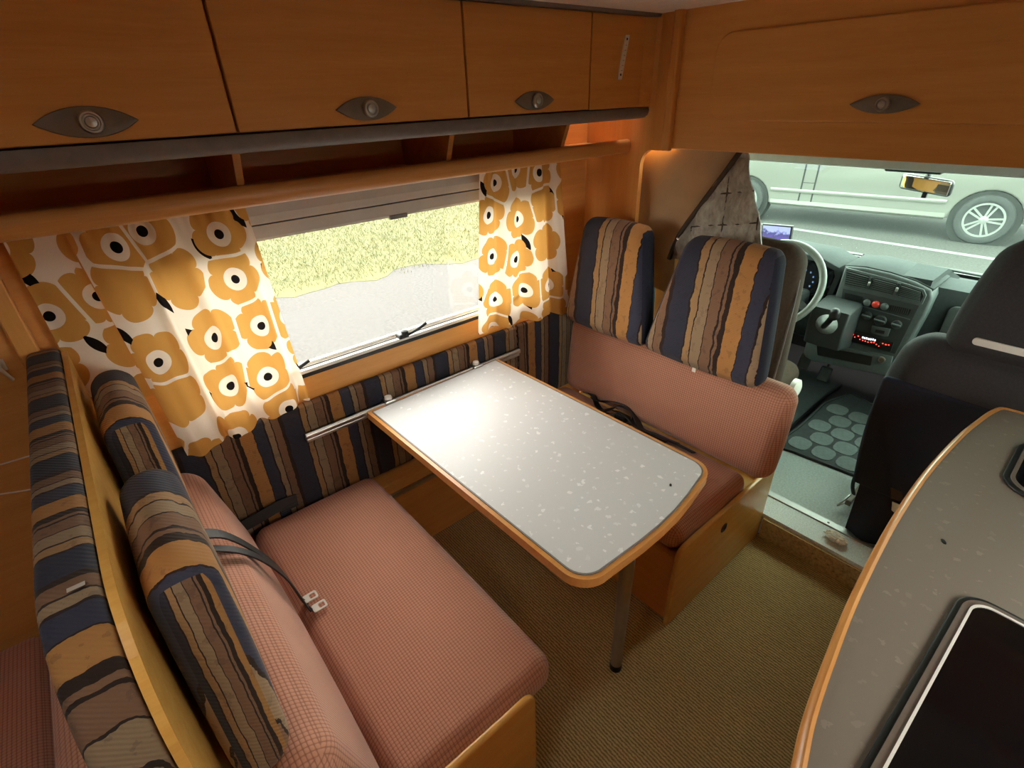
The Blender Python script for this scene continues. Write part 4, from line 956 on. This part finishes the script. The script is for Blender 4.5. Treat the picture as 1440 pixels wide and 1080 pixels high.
def steering():
    t = thing('steering_wheel', 'grey four-spoke steering wheel in front of the instruments', 'steering wheel', (2.45, -0.64, 0.68))
    c = Vector((2.43, -0.635, 0.885)); tilt = math.radians(28); u = Vector((0, 1, 0)); w = Vector((math.sin(tilt), 0, math.cos(tilt))); nrm = u.cross(w)
    P = lambda a, r, o=0.0: c + (u * math.cos(a) + w * math.sin(a)) * r + nrm * o
    LT = plain('wheel_rim_vinyl', S(120, 128, 122), 0.4, 0, 0.06, 60)
    obj('rim', tube([P(2 * math.pi * k / 48, 0.195) for k in range(48)], 0.0155, 12, True), LT, t, 70)
    sg = -1 if nrm.x > 0 else 1
    hb = obj('hub', tube([c + nrm * (sg * 0.0), c + nrm * (sg * 0.03)], [0.062, 0.05], 24), MT['dashdark'], t, 40)
    for a in (-25, -65, 205, 245):
        r = math.radians(a); obj('spoke', tube([P(r, 0.04, sg * 0.015), P(r, 0.19, 0.0)], 0, flat=(0.034, 0.014), up=nrm), MT['dash'], t)
    obj('stalk', tube(smoothpath([P(math.radians(-10), 0.05, -sg * 0.03), P(math.radians(-8), 0.14, -sg * 0.045), P(math.radians(-6), 0.20, -sg * 0.05)]), 0.007, 8), MT['black'], t, 60)
    RD = bpy.data.materials['red_plastic']
    obj('stalk_cap', tube([P(math.radians(-20), 0.105, sg * 0.012), P(math.radians(-20), 0.125, sg * 0.012)], 0.006, 8), RD, t, 60)
steering()
t = thing('reversing_monitor', 'small monitor with bluish picture on the dashboard behind the steering wheel', 'monitor', (2.92, -0.40, 0.93))
obj('housing', prism([(-0.30, 1.035), (-0.462, 1.045), (-0.468, 0.955), (-0.31, 0.94)], 'x', 2.905, 2.925, 0.004), MT['black'], t)
SC = NT('monitor_picture'); v = SC.coord(); sx = SC.n('ShaderNodeSeparateXYZ'); SC.set(sx.inputs[0], v)
n = SC.noise(v, 40, 4); f = SC.math('ADD', SC.math('MULTIPLY', sx.outputs[2], 9.0), SC.math('MULTIPLY', n, 0.8))
SC.p(**{'Base Color': (0.01, 0.01, 0.02, 1), 'Emission Color': SC.ramp(f, [(0.1, (0.10, 0.06, 0.35, 1)), (0.40, (0.05, 0.05, 0.16, 1)), (0.55, (0.35, 0.42, 0.85, 1))]), 'Emission Strength': 1.0})
obj('screen', prism([(-0.308, 1.027), (-0.454, 1.036), (-0.459, 0.963), (-0.317, 0.950)], 'x', 2.9025, 2.9055), SC.m, t)
obj('stand', box(2.91, 2.95, -0.40, -0.37, 0.918, 0.95, 0.005), MT['black'], t)
t = thing('rear_view_mirror', 'black framed interior mirror hanging under the windscreen header', 'mirror', (2.85, -0.97, 1.28))
hz = obj('housing', cushion((2.80, -0.998, 1.312), (0.018, 0.100, 0.032), 0.016, (0, 0, 0), lambda p: Vector((p.x + (p.y + 0.998) * 0.25, p.y, p.z + (p.y + 0.998) * 0.06)), 4, 4), MT['black'], t)
MR = NT('mirror_glass'); MR.p(**{'Base Color': (0.8, 0.82, 0.82, 1), 'Metallic': 1.0, 'Roughness': 0.03})
obj('mirror_glass', cushion((2.784, -0.998, 1.312), (0.004, 0.092, 0.0265), 0.0035, (0, 0, 0), lambda p: Vector((p.x + (p.y + 0.998) * 0.25, p.y, p.z + (p.y + 0.998) * 0.06)), 4, 2), MR.m, hz)
obj('stem', tube(smoothpath([(2.81, -0.998, 1.33), (2.83, -0.985, 1.37), (2.78, -0.975, 1.395)]), 0.010, 10), MT['black'], t, 60)
obj('mount', box(2.64, 2.80, -1.07, -0.875, 1.372, 1.398, 0.006), MT['dashdark'], t)
obj('tab', box(2.775, 2.79, -1.018, -1.0, 1.262, 1.284, 0.003), MT['black'], t)

# pedals, mat, tissue
for k, (y, z, lb) in enumerate(((-0.597, 0.19, 'clutch pedal pad in the footwell, further from the passenger seat'), (-0.728, 0.15, 'brake pedal pad in the footwell, nearer the passenger seat'))):
    t = thing('foot_pedal', lb, 'pedal', (3.22, y, 0.11), 'pedals in the driver footwell')
    obj('pad', cushion((3.20, y, z), (0.012, 0.032, 0.045), 0.011, ni=3, nc=2, fn=lambda p: Vector((p.x + (p.z - 0.15) * 0.4, p.y, p.z))), MT['dash'], t)
    obj('arm', tube([(3.22, y, z), (3.28, y + 0.01, z + 0.12), (3.36, y + 0.01, z + 0.22)], 0.008, 8), MT['black'], t)
def mat():
    t = thing('rubber_mat', 'grey rubber floor mat with oval studs in the cab', 'mat', (2.6, -1.0, 0.105))
    a = [(2.33, -0.868), (2.345, -0.93), (2.37, -1.215), (3.05, -1.20), (3.15, -0.90), (2.93, -0.845), (2.60, -0.855), (2.40, -0.845)]
    obj('mat_base', prism(a, 'z', 0.1055, 0.114, 0.002), MT['rubber'], t)
    obj('mat_rim', ring_prism(a, [(x * 0.97 + 2.7 * 0.03, y * 0.95 - 1.03 * 0.05) for x, y in a], 'z', 0.1055, 0.120), MT['rubber'], t)
    STD = plain('worn_rubber', S(112, 122, 120), 0.7, 0, 0.12, 60, 0.15)
    for i, x in enumerate((2.44, 2.555, 2.67, 2.785, 2.90)):
        for j in range(3):
            y = -0.925 - j * 0.112 - (0.056 if i % 2 else 0)
            if y < -1.20: continue
            obj('stud', prism(ellipse(x, y, 0.058, 0.050, 14, 0, 0.72), 'z', 0.113, 0.1185, 0.002), STD, t)
    b = [(2.335, -0.845), (2.42, -0.83), (2.95, -0.82), (3.20, -0.83), (3.30, -0.50), (2.60, -0.42), (2.33, -0.50)]
    t2 = thing('driver_mat', 'dark felt driver mat beside the studded rubber mat', 'mat', (2.8, -0.65, 0.105))
    obj('felt', prism(b, 'z', 0.1055, 0.117, 0.003), MT['rubber'], t2)
    obj('binding', tube(smoothpath([(x, y, 0.116) for x, y in b[:4]]), 0.006, 8), MT['black'], t2, 60)
mat()
def tissue():
    bm = bmesh.new(); bmesh.ops.create_icosphere(bm, subdivisions=4, radius=1)
    rd = random.Random(9); dirs = [Vector((rd.gauss(0, 1), rd.gauss(0, 1), rd.gauss(0, 1))).normalized() for _ in range(26)]
    for v in bm.verts:
        n = v.co.normalized(); r = 1.0
        for k, d in enumerate(dirs): r -= 0.16 * max(0, 1 - abs(n.dot(d) - 0.35) / 0.10) * (0.4 + 0.6 * ((k * 37) % 10) / 10)
        v.co = Vector((1.895 + n.x * 0.030 * r, -1.300 + n.y * 0.046 * r + 0.2 * n.x * 0.03, 0.128 + n.z * 0.019 * r))
    TS = plain('white_tissue', S(236, 230, 216), 0.9, 0, 0.06, 90, 0.3)
    tag(obj('crumpled_tissue', bm, TS, None, 25), 'crumpled white paper tissue on the step plate', 'tissue')
tissue()

# ================================================================== OUTSIDE
G = -0.50
struct(obj('ground_yard', box(-30, 60, -40, 60, G - 0.3, G), MT['tarmac']), 'pale speckled tarmac outside', 'ground')
rd = random.Random(11)
edge = []
for i in range(90):
    x = -8 + i * 0.22; y = 5.35 - 0.20 * (x - 1.6) + 0.16 * math.sin(x * 2.1) + 0.10 * math.sin(x * 5.3 + 1) + rd.uniform(-0.06, 0.06)
    if x > 5.2: y += (x - 5.2) * 0.16
    edge.append((x, y))
vg = obj('grass_verge', prism(edge + [(edge[-1][0], 40), (edge[0][0], 40)], 'z', G - 0.05, G + 0.004), MT['grass']); struct(vg, 'sunlit yellow-green grass verge outside the window', 'grass')
bm = bmesh.new()
for _ in range(42000):
    x = rd.uniform(0.5, 10.5); y = rd.uniform(4.2, 10.5)
    ey = 5.35 - 0.20 * (x - 1.6) + (max(0, x - 5.2) * 0.16)
    if y < ey + rd.uniform(-0.15, 0.35): continue
    hgt = rd.uniform(0.02, 0.055); a = rd.uniform(0, 6.28); w = 0.005; dx, dy = math.cos(a) * w, math.sin(a) * w; lx, ly = rd.uniform(-0.04, 0.04), rd.uniform(-0.04, 0.04)
    bm.faces.new([bm.verts.new((x - dx, y - dy, G + 0.01)), bm.verts.new((x + dx, y + dy, G + 0.01)), bm.verts.new((x + lx, y + ly, G + 0.01 + hgt))])
tag(obj('grass_blades', bm, MT['blade'], recalc=False), 'short grass blades growing on the verge outside the window', 'grass', kind='stuff')
WL = plain('road_paint', (0.19, 0.195, 0.19, 1), 0.7, 0, 0.1, 8)
tag(obj('lane_line', box(9.50, 9.62, -9, 10, G, G + 0.004), WL), 'white painted line on the road in front of the windscreen', 'road marking')
tag(obj('lane_dash', box(8.35, 8.43, -0.5, 1.6, G, G + 0.004), plain('faded_paint', (0.085, 0.087, 0.085, 1), 0.7, 0, 0.2, 6)), 'faded painted dash on the road nearer than the white line', 'road marking')

def van():
    t = thing('parked_van', 'silver van parked across the road beyond the windscreen', 'van', (10.3, 0, G))
    PAINT = NT('silver_paint'); n = PAINT.noise(PAINT.coord(), 300, 2); PAINT.p(**{'Base Color': PAINT.mix(n, (0.165, 0.165, 0.150, 1), (0.185, 0.185, 0.168, 1)), 'Metallic': 0.35, 'Roughness': 0.32})
    ang = math.radians(9.5); ca, sa = math.cos(ang), math.sin(ang)
    def W(x, y, z): return Vector((10.3 + x * ca - y * sa, x * sa + y * ca, z))
    def tr(bm):
        for v in bm.verts: v.co = W(*v.co)
        return bm
    def side_outline(d=0.0):
        def arch(yc, r): return [(yc - r * math.cos(math.pi * k / 14), -0.17 + 0.0 + max(0, 1) * r * math.sin(math.pi * k / 14)) for k in range(15)]
        bot = [(-1.15, -0.14)] + arch(-0.17, 0.43) + [(0.5, -0.185), (1.5, -0.185), (2.6, -0.185)] + arch(3.30, 0.43) + [(4.3, -0.14)]
        topp = [(4.35, 0.4), (4.25, 0.9), (4.0, 1.45), (0.6, 1.50), (0.0, 1.35), (-0.75, 0.72), (-1.15, 0.55), (-1.22, 0.2)]
        return bot + topp
    so = side_outline()
    # body shell: side panel with rounded lower sill, hollow depth behind
    obj('body', tr(prism(so, 'x', 0.0, 1.85, 0.03, 3)), PAINT.m, t, 35)
    obj('rocker', tr(prism([(0.02, -0.20), (-0.012, -0.16), (-0.006, -0.10), (0.05, -0.10), (0.05, -0.20)], 'y', 0.30, 2.83)), PAINT.m, t)
    obj('trim_strip', tr(prism([(-0.020, 0.035), (-0.026, 0.055), (-0.026, 0.075), (-0.018, 0.092), (0.01, 0.092), (0.01, 0.035)], 'y', 0.33, 2.86)), PAINT.m, t)
    DG = plain('door_gap_dark', (0.012, 0.013, 0.012, 1), 0.8)
    for y in (2.37, 2.17): obj('door_gap', tr(box(-0.004, 0.02, y - 0.012, y + 0.012, -0.17, 1.3)), DG, t)
    obj('door_gap', tr(box(-0.003, 0.02, 2.17, 2.37, 0.20, 0.208)), DG, t)
    obj('side_window', tr(prism([(2.45, 0.80), (3.9, 0.80), (3.75, 1.30), (2.45, 1.33)], 'x', -0.004, 0.02)), MT['blackglass'], t)
    obj('side_window', tr(prism([(0.35, 0.80), (2.1, 0.80), (2.1, 1.34), (0.75, 1.34), (0.35, 1.15)], 'x', -0.004, 0.02)), MT['blackglass'], t)
    TY = plain('van_tyre', (0.03, 0.032, 0.032, 1), 0.85, 0, 0.15, 60, 0.2); RM = plain('alloy_rim', (0.21, 0.215, 0.21, 1), 0.3, 0.2, 0.04, 20)
    for yc in (-0.17, 3.30):
        zc = G + 0.35
        obj('arch_liner', tr(lathe([(0.425, 0.02), (0.425, 0.30), (0.1, 0.31)], (0.0, yc, -0.17), 'x', 32)), DG, t)
        w = obj('wheel', tr(lathe([(0.235, -0.012), (0.25, -0.028), (0.29, -0.035), (0.335, -0.022), (0.35, 0.02), (0.35, 0.17), (0.33, 0.2), (0.24, 0.2)], (0.0, yc, zc), 'x', 40)), TY, t, 50)
        ri = lathe([(0.245, -0.014), (0.237, -0.024), (0.222, -0.018), (0.214, 0.06), (0.05, 0.09)], (0.0, yc, zc), 'x', 40)
        obj('rim_barrel', tr(lathe([(0.222, 0.0), (0.214, 0.06), (0.05, 0.09)], (0.0, yc, zc), 'x', 40)), DG, w, 50)
        obj('rim_ring', tr(ring_prism(ellipse(yc, zc, 0.245, 0.245, 40), ellipse(yc, zc, 0.218, 0.218, 40), 'x', -0.026, 0.02)), RM, w)
        for k in range(5):
            for s in (-1, 1):
                a = math.radians(90 + 18 + 72 * k); b = a + s * 0.18; c = a + s * 0.16
                q = []
                for (r, off) in ((0.03, 0.0), (0.222, 0.0)):
                    aa = a + s * (0.45 if r < 0.1 else 0.16)
                    q.append((r, aa))
                (r0, a0), (r1, a1) = q; wd = 0.0135
                p0 = Vector((yc + r0 * math.cos(a0), zc + r0 * math.sin(a0))); p1 = Vector((yc + r1 * math.cos(a1), zc + r1 * math.sin(a1))); d = (p1 - p0).normalized(); nn = Vector((-d.y, d.x)) * wd
                obj('spoke', tr(prism([tuple(p0 + nn), tuple(p1 + nn), tuple(p1 - nn), tuple(p0 - nn)], 'x', -0.018, 0.006)), RM, w)
        obj('hub_cap', tr(lathe([(0.055, 0.0), (0.055, -0.02), (0.035, -0.028), (0.01, -0.03)], (0.0, yc, zc), 'x', 20)), RM, w, 40)
    return t
van()
